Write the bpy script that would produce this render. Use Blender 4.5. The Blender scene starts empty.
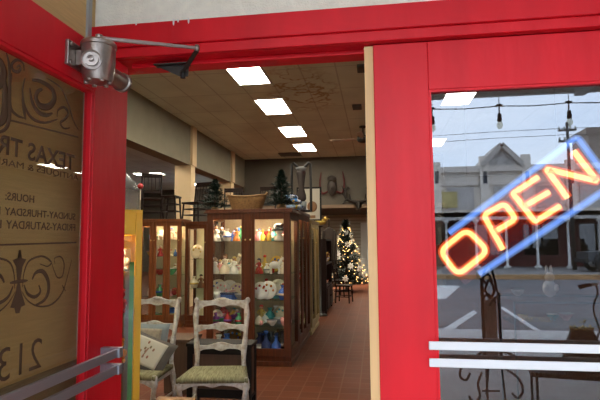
import bpy, bmesh, math, random
from mathutils import Vector, Matrix, Euler
RND = random.Random(7)
PI = math.pi
scene = bpy.context.scene
COL = scene.collection

# ------------------------------------------------------------------ camera
CAM = Vector((0, -2.1, 1.55))
ROT = Matrix.Rotation(math.radians(8.53), 3, 'Z') @ Matrix.Rotation(PI / 2 + math.radians(4.85), 3, 'X') @ Matrix.Rotation(-0.008, 3, 'Z')
cd = bpy.data.cameras.new('camera'); cd.sensor_width = 36; cd.lens = 30.0; cd.clip_end = 500; cd.clip_start = 0.02
cam = bpy.data.objects.new('camera', cd); COL.objects.link(cam)
cam.matrix_world = Matrix.Translation(CAM) @ ROT.to_4x4()
scene.camera = cam


def hit(px, py, axis, val):
    """where the line of sight through a point of the photograph meets the plane axis = val (used to measure the place)"""
    d = ROT @ Vector(((px - 300) / 500, -(py - 200) / 500, -1))
    return CAM + d * ((val - CAM[axis]) / d[axis])


# ------------------------------------------------------------------ materials
MATS = {}


def mat(name, col, rough=0.6, metal=0.0, var=0.0, scale=8.0, bump=0.0, bscale=40.0, coat=0.0, stretch=(1, 1, 1), col2=None, detail=4, spec=0.5):
    if name in MATS: return MATS[name]
    m = bpy.data.materials.new(name); m.use_nodes = True
    nt = m.node_tree; b = nt.nodes['Principled BSDF']
    b.inputs['Base Color'].default_value = (*col, 1)
    b.inputs['Roughness'].default_value = rough
    b.inputs['Metallic'].default_value = metal
    b.inputs['Coat Weight'].default_value = coat
    b.inputs['Specular IOR Level'].default_value = spec
    if var > 0 or bump > 0:
        tc = nt.nodes.new('ShaderNodeTexCoord'); mp = nt.nodes.new('ShaderNodeMapping')
        mp.inputs['Scale'].default_value = stretch
        nt.links.new(tc.outputs['Object'], mp.inputs['Vector'])
    if var > 0:
        n = nt.nodes.new('ShaderNodeTexNoise'); n.inputs['Scale'].default_value = scale; n.inputs['Detail'].default_value = detail
        nt.links.new(mp.outputs[0], n.inputs['Vector'])
        r = nt.nodes.new('ShaderNodeValToRGB')
        r.color_ramp.elements[0].position = 0.32; r.color_ramp.elements[1].position = 0.68
        c2 = col2 or tuple(c * (1 - var) for c in col)
        r.color_ramp.elements[0].color = (*c2, 1); r.color_ramp.elements[1].color = (*col, 1)
        nt.links.new(n.outputs['Fac'], r.inputs['Fac']); nt.links.new(r.outputs['Color'], b.inputs['Base Color'])
    if bump > 0:
        n2 = nt.nodes.new('ShaderNodeTexNoise'); n2.inputs['Scale'].default_value = bscale
        nt.links.new(mp.outputs[0], n2.inputs['Vector'])
        bp = nt.nodes.new('ShaderNodeBump'); bp.inputs['Strength'].default_value = bump; bp.inputs['Distance'].default_value = 0.01
        nt.links.new(n2.outputs['Fac'], bp.inputs['Height']); nt.links.new(bp.outputs[0], b.inputs['Normal'])
    MATS[name] = m; return m


def emit(name, col, strength):
    if name in MATS: return MATS[name]
    m = bpy.data.materials.new(name); m.use_nodes = True; nt = m.node_tree; nt.nodes.clear()
    e = nt.nodes.new('ShaderNodeEmission'); e.inputs[0].default_value = (*col, 1); e.inputs[1].default_value = strength
    o = nt.nodes.new('ShaderNodeOutputMaterial'); nt.links.new(e.outputs[0], o.inputs[0])
    MATS[name] = m; return m


def glass(name, tint=(1, 1, 1), refl=0.08, rough=0.0, diffuse=0.0, dcol=(1, 1, 1), emis=None):
    """thin pane: see-through with a mirror share, and optionally a share of diffuse tint or glow"""
    if name in MATS: return MATS[name]
    m = bpy.data.materials.new(name); m.use_nodes = True; nt = m.node_tree; nt.nodes.clear()
    t = nt.nodes.new('ShaderNodeBsdfTransparent'); t.inputs[0].default_value = (*tint, 1)
    g = nt.nodes.new('ShaderNodeBsdfGlossy'); g.inputs['Roughness'].default_value = rough
    mx = nt.nodes.new('ShaderNodeMixShader'); mx.inputs[0].default_value = refl
    nt.links.new(t.outputs[0], mx.inputs[1]); nt.links.new(g.outputs[0], mx.inputs[2])
    out = mx
    if diffuse > 0:
        if emis:
            d = nt.nodes.new('ShaderNodeEmission'); d.inputs[0].default_value = (*dcol, 1); d.inputs[1].default_value = emis
        else:
            d = nt.nodes.new('ShaderNodeBsdfDiffuse'); d.inputs[0].default_value = (*dcol, 1)
        m2 = nt.nodes.new('ShaderNodeMixShader'); m2.inputs[0].default_value = diffuse
        nt.links.new(mx.outputs[0], m2.inputs[1]); nt.links.new(d.outputs[0], m2.inputs[2]); out = m2
    o = nt.nodes.new('ShaderNodeOutputMaterial'); nt.links.new(out.outputs[0], o.inputs[0])
    MATS[name] = m; return m


def brick_mat(name, c1, c2, mortar, w, h, msize, rough=0.7, offset=0.0, plane='XY', var=0.3, bump=0.15, stain=None):
    m = bpy.data.materials.new(name); m.use_nodes = True; nt = m.node_tree; b = nt.nodes['Principled BSDF']
    tc = nt.nodes.new('ShaderNodeTexCoord'); sp = nt.nodes.new('ShaderNodeSeparateXYZ'); cb = nt.nodes.new('ShaderNodeCombineXYZ')
    nt.links.new(tc.outputs['Object'], sp.inputs[0])
    ia, ib = {'XY': (0, 1), 'YX': (1, 0), 'XZ': (0, 2), 'YZ': (1, 2)}[plane]
    nt.links.new(sp.outputs[ia], cb.inputs[0]); nt.links.new(sp.outputs[ib], cb.inputs[1])
    br = nt.nodes.new('ShaderNodeTexBrick'); br.offset = offset; br.squash = 1.0
    br.inputs['Color1'].default_value = (*c1, 1); br.inputs['Color2'].default_value = (*c2, 1); br.inputs['Mortar'].default_value = (*mortar, 1)
    br.inputs['Scale'].default_value = 1.0; br.inputs['Mortar Size'].default_value = msize
    br.inputs['Brick Width'].default_value = w; br.inputs['Row Height'].default_value = h
    nt.links.new(cb.outputs[0], br.inputs['Vector'])
    n = nt.nodes.new('ShaderNodeTexNoise'); n.inputs['Scale'].default_value = 1.3; n.inputs['Detail'].default_value = 5
    nt.links.new(tc.outputs['Object'], n.inputs['Vector'])
    mul = nt.nodes.new('ShaderNodeMixRGB'); mul.blend_type = 'MULTIPLY'; mul.inputs[0].default_value = var
    nt.links.new(br.outputs['Color'], mul.inputs[1]); nt.links.new(n.outputs['Fac'], mul.inputs[2])
    last = mul.outputs[0]
    if stain:                       # water stain: noisy rings round one spot of the ceiling
        (sx, sy, sr, scol) = stain
        sub = nt.nodes.new('ShaderNodeVectorMath'); sub.operation = 'SUBTRACT'; sub.inputs[1].default_value = (sx, sy, 0)
        fl = nt.nodes.new('ShaderNodeVectorMath'); fl.operation = 'MULTIPLY'; fl.inputs[1].default_value = (1, 0.5, 0)
        nt.links.new(tc.outputs['Object'], sub.inputs[0]); nt.links.new(sub.outputs[0], fl.inputs[0])
        ln = nt.nodes.new('ShaderNodeVectorMath'); ln.operation = 'LENGTH'; nt.links.new(fl.outputs[0], ln.inputs[0])
        ns = nt.nodes.new('ShaderNodeTexNoise'); ns.inputs['Scale'].default_value = 2.6; ns.inputs['Detail'].default_value = 3
        nt.links.new(tc.outputs['Object'], ns.inputs['Vector'])
        rp = nt.nodes.new('ShaderNodeValToRGB'); cr = rp.color_ramp
        cr.elements[0].position = 0.44; cr.elements[0].color = (0, 0, 0, 1)
        cr.elements[1].position = 0.62; cr.elements[1].color = (0.25, 0.25, 0.25, 1)
        e = cr.elements.new(0.5); e.color = (1, 1, 1, 1); e = cr.elements.new(0.55); e.color = (0.15, 0.15, 0.15, 1)
        nt.links.new(ns.outputs['Fac'], rp.inputs['Fac'])
        mr = nt.nodes.new('ShaderNodeMapRange'); mr.inputs['From Min'].default_value = sr; mr.inputs['From Max'].default_value = sr * 0.55
        nt.links.new(ln.outputs['Value'], mr.inputs['Value'])
        mm = nt.nodes.new('ShaderNodeMath'); mm.operation = 'MULTIPLY'
        nt.links.new(rp.outputs['Color'], mm.inputs[0]); nt.links.new(mr.outputs[0], mm.inputs[1])
        mx = nt.nodes.new('ShaderNodeMixRGB'); mx.inputs[2].default_value = (*scol, 1)
        nt.links.new(mm.outputs[0], mx.inputs[0]); nt.links.new(last, mx.inputs[1]); last = mx.outputs[0]
    nt.links.new(last, b.inputs['Base Color']); b.inputs['Roughness'].default_value = rough; b.inputs['Specular IOR Level'].default_value = .12
    if bump:
        bp = nt.nodes.new('ShaderNodeBump'); bp.inputs['Strength'].default_value = bump; bp.inputs['Distance'].default_value = 0.01; bp.invert = True
        nt.links.new(br.outputs['Fac'], bp.inputs['Height']); nt.links.new(bp.outputs[0], b.inputs['Normal'])
    MATS[name] = m; return m


# ------------------------------------------------------------------ mesh builder
def frame_of(t):
    t = t.normalized(); up = Vector((0, 0, 1)) if abs(t.z) < 0.9 else Vector((1, 0, 0))
    x = up.cross(t).normalized(); return x, t.cross(x).normalized()


class MB:
    def __init__(s): s.v = []; s.f = []; s.sm = []

    def add(s, vs, fs, smooth=False):
        o = len(s.v); s.v += [Vector(p) for p in vs]
        for f in fs: s.f.append([i + o for i in f]); s.sm.append(smooth)
        return s

    def box(s, x0, x1, y0, y1, z0, z1, M=None):
        vs = [Vector((x, y, z)) for z in (z0, z1) for y in (y0, y1) for x in (x0, x1)]
        if M is not None: vs = [M @ p for p in vs]
        return s.add(vs, [(0, 2, 3, 1), (4, 5, 7, 6), (0, 1, 5, 4), (2, 6, 7, 3), (0, 4, 6, 2), (1, 3, 7, 5)])

    def bar(s, a, b, w, d, up=None):
        """square bar from a to b"""
        a, b = Vector(a), Vector(b); t = (b - a).normalized()
        if up is None: x, y = frame_of(t)
        else: y = Vector(up); x = y.cross(t).normalized(); y = t.cross(x).normalized()
        vs = []
        for p in (a, b):
            for i, j in ((-1, -1), (1, -1), (1, 1), (-1, 1)): vs.append(p + x * (i * w / 2) + y * (j * d / 2))
        return s.add(vs, [(3, 2, 1, 0), (4, 5, 6, 7), (0, 1, 5, 4), (1, 2, 6, 5), (2, 3, 7, 6), (3, 0, 4, 7)])

    def tube(s, pts, r, seg=8, closed=False, flat=None, cap=True):
        """round tube along points; r a number or a list; flat=(normal, thickness ratio) squashes it to a ribbon"""
        pts = [Vector(p) for p in pts]; n = len(pts)
        rs = r if isinstance(r, (list, tuple)) else [r] * n
        ring = []; px = None
        for i, p in enumerate(pts):
            a = pts[(i - 1) % n] if (closed or i > 0) else p
            b = pts[(i + 1) % n] if (closed or i < n - 1) else p
            t = (b - a)
            if t.length < 1e-9: t = Vector((0, 0, 1))
            t.normalize()
            if flat: y = Vector(flat[0]); x = y.cross(t).normalized(); ky = flat[1]
            else:
                ky = 1
                if px is None: x, y = frame_of(t)
                else:
                    x = px - t * px.dot(t)
                    if x.length < 1e-6: x, y = frame_of(t)
                    x.normalize(); y = t.cross(x)
                px = x
            ring.append([p + x * (rs[i] * math.cos(2 * PI * k / seg)) + y * (rs[i] * ky * math.sin(2 * PI * k / seg)) for k in range(seg)])
        vs = [q for g in ring for q in g]; fs = []
        for i in range(n if closed else n - 1):
            j = (i + 1) % n
            for k in range(seg):
                l = (k + 1) % seg; fs.append((i * seg + k, i * seg + l, j * seg + l, j * seg + k))
        s.add(vs, fs, True)
        if not closed and cap:
            s.add(ring[0], [tuple(reversed(range(seg)))]); s.add(ring[-1], [tuple(range(seg))])
        return s

    def lathe(s, prof, c=(0, 0, 0), seg=14, M=None, sx=1, sy=1):
        c = Vector(c); vs = []; fs = []
        for r, z in prof:
            for k in range(seg):
                a = 2 * PI * k / seg; p = Vector((r * math.cos(a) * sx, r * math.sin(a) * sy, z))
                if M is not None: p = M @ p
                vs.append(p + c)
        for i in range(len(prof) - 1):
            for k in range(seg):
                l = (k + 1) % seg; fs.append((i * seg + k, i * seg + l, (i + 1) * seg + l, (i + 1) * seg + k))
        fs.append(tuple(reversed(range(seg)))); fs.append(tuple((len(prof) - 1) * seg + k for k in range(seg)))
        return s.add(vs, fs, True)

    def ball(s, c, r, seg=10, rings=7, sc=(1, 1, 1), M=None):
        prof = [(max(1e-4, r * math.sin(PI * i / rings)), -r * math.cos(PI * i / rings)) for i in range(rings + 1)]
        K = Matrix.Diagonal(sc); K = (M @ K) if M is not None else K
        return s.lathe(prof, c, seg, K)

    def prism(s, poly, axis, a, b):
        """closed 2D outline extruded along an axis: axis 'y' -> (x,z), 'x' -> (y,z), 'z' -> (x,y)"""
        def P(u, v, w): return {'y': (u, w, v), 'x': (w, u, v), 'z': (u, v, w)}[axis]
        n = len(poly); vs = [P(u, v, a) for u, v in poly] + [P(u, v, b) for u, v in poly]
        fs = [tuple(range(n)), tuple(reversed(range(n, 2 * n)))] + [(i, i + n, (i + 1) % n + n, (i + 1) % n) for i in range(n)]
        return s.add(vs, fs)

    def strip(s, top, bot, y0, y1):
        """board in the xz plane between two outlines (lists of (x,z)), thickness y0..y1; y may be lists (curved back)"""
        n = len(top); A = y0 if isinstance(y0, list) else [y0] * n; B = y1 if isinstance(y1, list) else [y1] * n; vs = []
        for i in range(n):
            vs += [(top[i][0], A[i], top[i][1]), (bot[i][0], A[i], bot[i][1]), (bot[i][0], B[i], bot[i][1]), (top[i][0], B[i], top[i][1])]
        fs = []
        for i in range(n - 1):
            p, q = 4 * i, 4 * i + 4
            for k in range(4): l = (k + 1) % 4; fs.append((p + k, p + l, q + l, q + k))
        fs += [(3, 2, 1, 0), (4 * n - 4, 4 * n - 3, 4 * n - 2, 4 * n - 1)]
        return s.add(vs, fs, False)

    def build(s, name, m, parent=None, loc=None, bevel=0, smooth=False, subsurf=0, sharp=False):
        me = bpy.data.meshes.new(name); me.from_pydata([tuple(p) for p in s.v], [], s.f)
        bm = bmesh.new(); bm.from_mesh(me); bmesh.ops.recalc_face_normals(bm, faces=bm.faces); bm.to_mesh(me); bm.free()
        for p, f in zip(me.polygons, s.sm): p.use_smooth = f or smooth
        if m: me.materials.append(m)
        o = bpy.data.objects.new(name, me); COL.objects.link(o)
        if parent is not None: o.parent = parent
        if loc is not None: o.location = loc
        if bevel:
            b = o.modifiers.new('bevel', 'BEVEL'); b.width = bevel; b.segments = 2; b.limit_method = 'ANGLE'
        if sharp:
            b = o.modifiers.new('edges', 'EDGE_SPLIT'); b.split_angle = math.radians(35)
        if subsurf:
            b = o.modifiers.new('sub', 'SUBSURF'); b.levels = subsurf; b.render_levels = subsurf
        return o


def recentre(o):
    """put a single-mesh thing's origin at the middle of its base"""
    vs = [v.co for v in o.data.vertices]
    c = Vector(((min(v.x for v in vs) + max(v.x for v in vs)) / 2, (min(v.y for v in vs) + max(v.y for v in vs)) / 2, min(v.z for v in vs)))
    for v in o.data.vertices: v.co -= c
    o.location = o.location + c
    return o


def tag(o, label, cat, group=None):
    o['label'] = label; o['category'] = cat
    if group: o['group'] = group
    return o


def thing(name, label, cat, loc=(0, 0, 0), rz=0, group=None):
    o = bpy.data.objects.new(name, None); o.empty_display_size = 0.1; COL.objects.link(o)
    o.location = loc; o.rotation_euler = (0, 0, rz); return tag(o, label, cat, group)


def struct(name, mb, m, bevel=0):
    o = mb.build(name, m, bevel=bevel); o['kind'] = 'structure'; return o


def dup(root, loc, rz, label, group=None):
    r = root.copy(); COL.objects.link(r); r.location = loc; r.rotation_euler = (0, 0, rz); r['label'] = label
    if group: r['group'] = group
    for ch in list(root.children):
        c = ch.copy(); COL.objects.link(c); c.parent = r
        for g in list(ch.children):
            d = g.copy(); COL.objects.link(d); d.parent = c
    return r


def text_mesh(txt, bold=0.0, extrude=0.0006):
    cu = bpy.data.curves.new('t', 'FONT'); cu.body = txt; cu.size = 1; cu.offset = bold; cu.extrude = 0; cu.resolution_u = 3
    ob = bpy.data.objects.new('t', cu); COL.objects.link(ob)
    dg = bpy.context.evaluated_depsgraph_get(); dg.update()
    me = bpy.data.meshes.new_from_object(ob.evaluated_get(dg))
    COL.objects.unlink(ob); bpy.data.objects.remove(ob)
    return me


def smooth_path(pts, n=6, closed=False):
    """Catmull-Rom through points"""
    P = [Vector(p) for p in pts]; out = []; N = len(P)
    for i in range(N if closed else N - 1):
        g = lambda k: P[k % N] if closed else P[max(0, min(N - 1, k))]
        a, b, c, d = g(i - 1), g(i), g(i + 1), g(i + 2)
        for k in range(n):
            t = k / n
            out.append(0.5 * ((2 * b) + (c - a) * t + (2 * a - 5 * b + 4 * c - d) * t * t + (3 * b - a - 3 * c + d) * t ** 3))
    if not closed: out.append(P[-1])
    return out


def fillet(pts, r, n=5, closed=False):
    P = [Vector(p) for p in pts]; out = []; N = len(P)
    for i in range(N):
        if not closed and i in (0, N - 1): out.append(P[i]); continue
        a, b, c = P[i - 1], P[i], P[(i + 1) % N]
        u, w = (a - b), (c - b); k = min(r, u.length * .48, w.length * .48)
        p, q = b + u.normalized() * k, b + w.normalized() * k
        for j in range(n + 1):
            t = j / n; out.append(p * (1 - t) ** 2 + b * 2 * t * (1 - t) + q * t * t)
    return out


# ------------------------------------------------------------------ palette
RED = mat('red_paint', (0.66, 0.007, 0.016), 0.45, var=0.22, scale=5, bump=0.25, bscale=18, stretch=(1, 1, 0.25), spec=.25)
STUCCO = mat('beige_stucco', (0.90, 0.86, 0.72), 0.9, var=0.10, scale=20, bump=0.5, bscale=120)
WALLTAN = mat('tan_board', (0.66, 0.44, 0.18), 0.85, var=0.16, scale=14, stretch=(1, 0.5, 9))
WAINS = mat('brown_board', (0.24, 0.17, 0.08), 0.8, var=0.2, scale=10, stretch=(1, .5, 8))
GREYTRIM = mat('grey_trim', (0.36, 0.36, 0.33), 0.6)
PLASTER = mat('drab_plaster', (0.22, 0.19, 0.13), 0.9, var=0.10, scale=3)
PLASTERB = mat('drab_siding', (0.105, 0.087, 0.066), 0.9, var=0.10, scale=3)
PIER = mat('peach_plaster', (0.72, 0.52, 0.30), 0.85, var=0.07, scale=4)
ALU = mat('brushed_aluminium', (0.62, 0.63, 0.65), 0.38, metal=0.9)
PUSH = mat('shaded_aluminium', (0.34, 0.345, 0.37), 0.42, metal=0.8)  # push bars: aluminium with the shade put into a darker grey
PULL = mat('sky_lit_metal', (0.62, 0.63, 0.65), 0.4, metal=0.15)  # pull bars: reflected sky brightness put into a whiter base colour
SILVER = mat('silver_paint', (0.40, 0.335, 0.29), 0.33, metal=0.85, var=0.35, scale=14)
DARKMETAL = mat('dark_metal', (0.05, 0.045, 0.04), 0.5, metal=0.6)
IRON = mat('black_iron', (0.018, 0.017, 0.016), 0.55, metal=0.3)
RAWWOOD = mat('raw_pine', (0.72, 0.45, 0.20), 0.6, var=0.15, scale=5, stretch=(6, 6, .4))
OAK = mat('reddish_oak', (0.115, 0.028, 0.007), 0.42, var=0.4, scale=6, stretch=(7, 7, .5), spec=.3)
OAKORANGE = mat('orange_oak', (0.25, 0.075, 0.018), 0.42, var=0.4, scale=6, stretch=(7, 7, .5))
DARKWOOD = mat('dark_wood', (0.022, 0.010, 0.007), 0.6, var=0.4, scale=6, stretch=(5, 5, .5), spec=.2)
BROWNWOOD = mat('brown_wood', (0.10, 0.05, 0.026), 0.55, var=0.3, scale=6, stretch=(5, 5, .5))
BLACKWOOD = mat('black_wood', (0.012, 0.009, 0.008), 0.7, spec=.2)
CREAMWOOD = mat('cream_gilt_wood', (0.42, 0.32, 0.14), 0.5, var=0.3, scale=8)
BACKPANEL = mat('cabinet_back', (0.36, 0.28, 0.18), 0.6, var=0.15, scale=4, stretch=(5, 5, .6))
CREAMBACK = mat('cream_back', (0.62, 0.53, 0.34), 0.6)
DISTRESS = mat('distressed_white_paint', (0.60, 0.585, 0.52), 0.65, var=0.6, scale=26, col2=(0.36, 0.30, 0.22), bump=0.3, bscale=50)
YELLOW = mat('yellow_enamel', (0.80, 0.47, 0.012), 0.4, var=0.08, scale=3)
TILE = brick_mat('quarry_tile', (0.165, 0.045, 0.019), (0.13, 0.035, 0.014), (0.18, 0.075, 0.04), 0.2, 0.2, 0.008, rough=0.55, var=0.35)
_st = hit(302, 92, 2, 4.5)
CEIL = brick_mat('ceiling_tile', (0.76, 0.80, 0.66), (0.71, 0.75, 0.61), (0.53, 0.54, 0.44), 0.61, 1.22, 0.014, rough=0.9, var=0.4, bump=0.1, stain=(_st.x, _st.y, 0.85, (0.30, 0.20, 0.10)))
SIDING = brick_mat('lap_siding', (0.55, 0.51, 0.40), (0.52, 0.48, 0.38), (0.30, 0.275, 0.21), 40, 0.16, 0.014, rough=0.85, plane='XZ', var=0.2)
CONCRETE = mat('concrete_walk', (0.56, 0.555, 0.54), 0.9, var=0.15, scale=3, bump=0.2)
ASPHALT = mat('asphalt', (0.135, 0.137, 0.142), 0.92, var=0.3, scale=1.2, bump=0.3, bscale=60)
ROADWHITE = mat('road_white', (0.60, 0.60, 0.58), 0.85, var=0.15, scale=4)
ROADYELLOW = mat('kerb_yellow', (0.50, 0.29, 0.13), 0.85, var=0.25, scale=2)
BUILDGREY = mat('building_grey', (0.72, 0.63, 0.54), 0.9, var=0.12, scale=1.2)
BUILDDARK = mat('building_dark_grey', (0.46, 0.42, 0.39), 0.9, var=0.15, scale=1)  # darker grey for gable, porch roof and recessed panels
MAROON = mat('maroon_front', (0.12, 0.022, 0.018), 0.8, var=0.35, scale=1.5)
PANE = glass('dark_window', (0.05, 0.05, 0.06), 0.12, 0.02)
WHITEPAINT = mat('white_paint', (0.72, 0.71, 0.66), 0.6)
DOORGLASS = glass('door_glass', (0.56, 0.58, 0.60), 0.095)
LEFTGLASS = glass('door_glass_left', (0.90, 0.90, 0.86), 0.075)
CABGLASS = glass('cabinet_glass', (0.97, 0.98, 0.97), 0.03)
SHELFGLASS = glass('shelf_glass', (0.86, 0.93, 0.90), 0.06)
CLEAR = glass('clear_plastic', (0.93, 0.94, 0.95), 0.07, 0.12, 0.12, (0.75, 0.78, 0.80))
PANEL = emit('fluorescent_panel', (1.0, 0.95, 0.80), 17.0)
LETTER = mat('brown_lettering', (0.085, 0.048, 0.027), 0.9, spec=.1)
PINE = mat('pine_green', (0.012, 0.040, 0.024), 0.7, var=0.5, scale=30)
BURLAP = mat('burlap', (0.36, 0.22, 0.10), 0.9, var=0.3, scale=60)
WICKER = mat('wicker', (0.40, 0.22, 0.08), 0.7, var=0.45, scale=40, bump=0.6, bscale=60, stretch=(1, 1, 2.5))
RUSH = mat('rush_weave', (0.31, 0.29, 0.15), 0.85, var=0.35, scale=22, stretch=(6, .5, 1), col2=(0.13, 0.115, 0.045), bump=0.7, bscale=70)

# ------------------------------------------------------------------ structure: the shop
FX0, FX1, BK = -13.0, 11.5, 21.4
CZ = 4.5
LWX = -4.55           # inner face of the left wall
struct('floor', MB().box(FX0, FX1, 0.0, 24.5, -0.1, 0.0), TILE)
struct('ceiling', MB().box(FX0, FX1, 0.2, 24.5, CZ, CZ + 0.15), CEIL)
# left wall: a solid front stretch, then bays open to the next room under a deep beam, with piers
w = MB()
w.box(LWX - .36, LWX, 0.2, 24.4, 3.5, CZ)
w.box(LWX - .36, LWX, 0.2, 4.6, 0, 3.5)
struct('wall_left', w, PLASTER)
w = MB()
for yy in (9.75, 13.3, 17.3): w.box(LWX - .40, LWX + .02, yy, yy + .3, 0, 3.5).box(LWX - .0, LWX + .06, yy, yy + .3, 3.5, CZ)
struct('trim_1', w, PIER)
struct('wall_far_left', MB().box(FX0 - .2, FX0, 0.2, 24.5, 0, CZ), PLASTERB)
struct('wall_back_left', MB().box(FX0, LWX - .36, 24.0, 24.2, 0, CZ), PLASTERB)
# bulkhead over a lower back room
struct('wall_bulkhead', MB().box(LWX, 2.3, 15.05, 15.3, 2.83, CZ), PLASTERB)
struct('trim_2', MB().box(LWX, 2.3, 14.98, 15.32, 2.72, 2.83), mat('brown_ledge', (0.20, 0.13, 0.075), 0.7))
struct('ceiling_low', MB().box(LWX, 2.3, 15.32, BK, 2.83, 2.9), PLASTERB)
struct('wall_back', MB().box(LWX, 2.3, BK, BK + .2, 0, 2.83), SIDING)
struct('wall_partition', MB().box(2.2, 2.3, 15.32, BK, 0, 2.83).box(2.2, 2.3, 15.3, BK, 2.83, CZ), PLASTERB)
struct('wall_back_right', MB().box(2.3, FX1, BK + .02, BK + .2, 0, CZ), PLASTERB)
struct('wall_right', MB().box(FX1, FX1 + .2, 0.2, BK, 0, CZ), PLASTER)
# narrow white door in the back wall
a, b_ = hit(361, 245, 1, BK), hit(373, 245, 1, BK)
d3 = struct('door_3', MB().box(a.x, a.x + .62, BK - .05, BK - .005, 0.005, 2.45), WHITEPAINT)
MB().box(a.x + .06, a.x + .56, BK - .06, BK - .05, 0.25, 1.15).box(a.x + .06, a.x + .56, BK - .06, BK - .05, 1.3, 2.3).build('door_panel', WHITEPAINT, d3)
MB().ball((a.x + .57, BK - .09, 1.05), .03).build('door_knob', DARKMETAL, d3)

# front wall
HB, HT = 2.395, 2.515            # red header board
SWX = -1.28                      # side wall of the entry
OPT = hit(250, 62, 1, .26).z
w = MB()
w.box(FX0, FX1, 0.0, 0.2, HT + .0, CZ + .15)
w.box(FX0, SWX, 0.0, 0.2, 0, HT)
w.box(1.32, 1.7, 0.0, 0.2, 0, HT).box(8.0, FX1, 0.0, 0.2, 0, HT).box(1.7, 8.0, 0.0, .2, 0, .6).box(1.7, 4.95, 0, .2, .6, HT)
struct('wall_front', w, STUCCO)
for k, (x0, x1) in enumerate(((4.95, 8.0),)):  # unseen shop window, added to let daylight into the front of the shop
    wn = struct('window_%d' % (k + 1), MB().box(x0, x1, .05, .12, .6, .68).box(x0, x1, .05, .12, HT - .08, HT).box(x0, x0 + .08, .05, .12, .68, HT - .08).box(x1 - .08, x1, .05, .12, .68, HT - .08), RED)
    MB().box(x0 + .08, x1 - .08, .08, .085, .68, HT - .08).build('glass_pane', DOORGLASS, wn)
w = MB()
w.box(SWX, 1.6, -0.045, 0.0, HB + .045, HT + .03)
w.box(SWX, 1.6, -0.03, 0.0, HB, HB + .045)
w.box(SWX, 1.32, 0.0, 0.2, HB, HT)
struct('trim_3', w, RED, bevel=0.004)
tr3 = bpy.data.objects['trim_3']
for px, py, hh in ((173.5, 22, .022), (178, 20.5, .012), (188.5, 20.5, .020), (136, 24, .008)):
    p = hit(px, py, 1, -.046); MB().ball((p.x, -.046, p.z), .0045, 7, 5, (1, .3, hh / .006)).build('paint_drip', WHITEPAINT, tr3)
w = MB()
w.box(-1.12, 1.2, .05, .12, HB - .022, HB)                      # stop under the header
w.box(-1.2, 1.3, .2, .26, OPT, HT + .06)
w.box(SWX, -1.225, 0.0, .2, 0, HB).box(1.22, 1.32, -.03, .2, 0, HB)
struct('trim_4', w, RED, bevel=0.004)
struct('wall_light_block', MB().box(4.65, 4.9, -6.3, -.001, 0, 4.0), mat('light_block_brick', (.10, .05, .035), .9, var=.3, scale=6))  # unseen wall, invented to block street light from the open door
# side wall of the entry with its corner strip
struct('wall_side', MB().box(SWX - .12, SWX, -3.6, -.001, 1.06, 4.0), WALLTAN)
struct('baseboard_side', MB().box(SWX - .12, SWX + .012, -3.6, -.001, 0, 1.06), WAINS)
struct('trim_5', MB().box(SWX, SWX + .012, -.075, -.046, 1.07, 4.0), GREYTRIM)

# ------------------------------------------------------------------ right-hand door (closed)
d2 = struct('door_2', MB().box(0.006, 0.232, 0, .045, .012, HB - .006).box(0.985, 1.21, 0, .045, .012, HB - .006)
            .box(0.232, 0.985, 0, .045, 2.182, HB - .006).box(0.232, 0.985, 0, .045, .012, .36), RED, bevel=0.003)
MB().box(.232, .242, .004, .041, .36, 2.182).box(.975, .985, .004, .041, .36, 2.182).box(.242, .975, .004, .041, 2.172, 2.182).box(.242, .975, .004, .041, .36, .37).build('glazing_bead', RED, d2)
MB().box(.236, .981, .019, .022, .364, 2.178).build('glass_pane', DOORGLASS, d2)['label'] = 'clear glass pane reflecting the street'
MB().box(-.032, .006, .012, .045, .012, HB - .006).build('astragal', RAWWOOD, d2)['label'] = 'bare pine strip down the meeting edge'
zb1, zb2 = hit(520, 347.5, 1, -.022).z, hit(520, 365, 1, -.022).z
for z in (zb1, zb2):
    p = MB().box(.20, 1.06, -.026, -.016, z - .0165, z + .0165).build('pull_bar', PULL, d2, bevel=.003)
    p['label'] = 'flat metal pull bar, sky reflection in its white colour'
    MB().box(1.0, 1.06, -.016, 0, z - .015, z + .015).build('bracket', PULL, p)

# ------------------------------------------------------------------ left-hand door (open, seen from its inner face)
DX = -1.12; T = .045; HY = .02; DTOP = HB - .03
def dp(px, py): q = hit(px, py, 0, DX); return q.y, q.z
yin = hit(92, 200, 0, DX).y
zr = hit(80, 82.5, 0, DX).z
yend = HY - 1.18
d1 = struct('door_1', MB().box(DX - T, DX, yin, HY, .012, DTOP).box(DX - T, DX, yend, yend + .22, .012, DTOP)
            .box(DX - T, DX, yend + .22, yin, zr, DTOP).box(DX - T, DX, yend + .22, yin, .012, .36), RED, bevel=0.003)
MB().box(DX - .036, DX - .002, yin - .018, yin, .36, zr).box(DX - .036, DX - .002, yend + .22, yin - .018, zr - .014, zr).box(DX - .036, DX - .002, yend + .22, yend + .235, .36, zr - .014)\
    .build('glazing_bead', RED, d1, bevel=.004)
MB().box(DX - .024, DX - .021, yend + .225, yin - .004, .364, zr - .004).build('glass_pane', LEFTGLASS, d1)['label'] = 'glass pane with brown lettering read from behind'
LX = DX - .0195        # lettering lies on the pane
XN = Vector((1, 0, 0))


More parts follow.
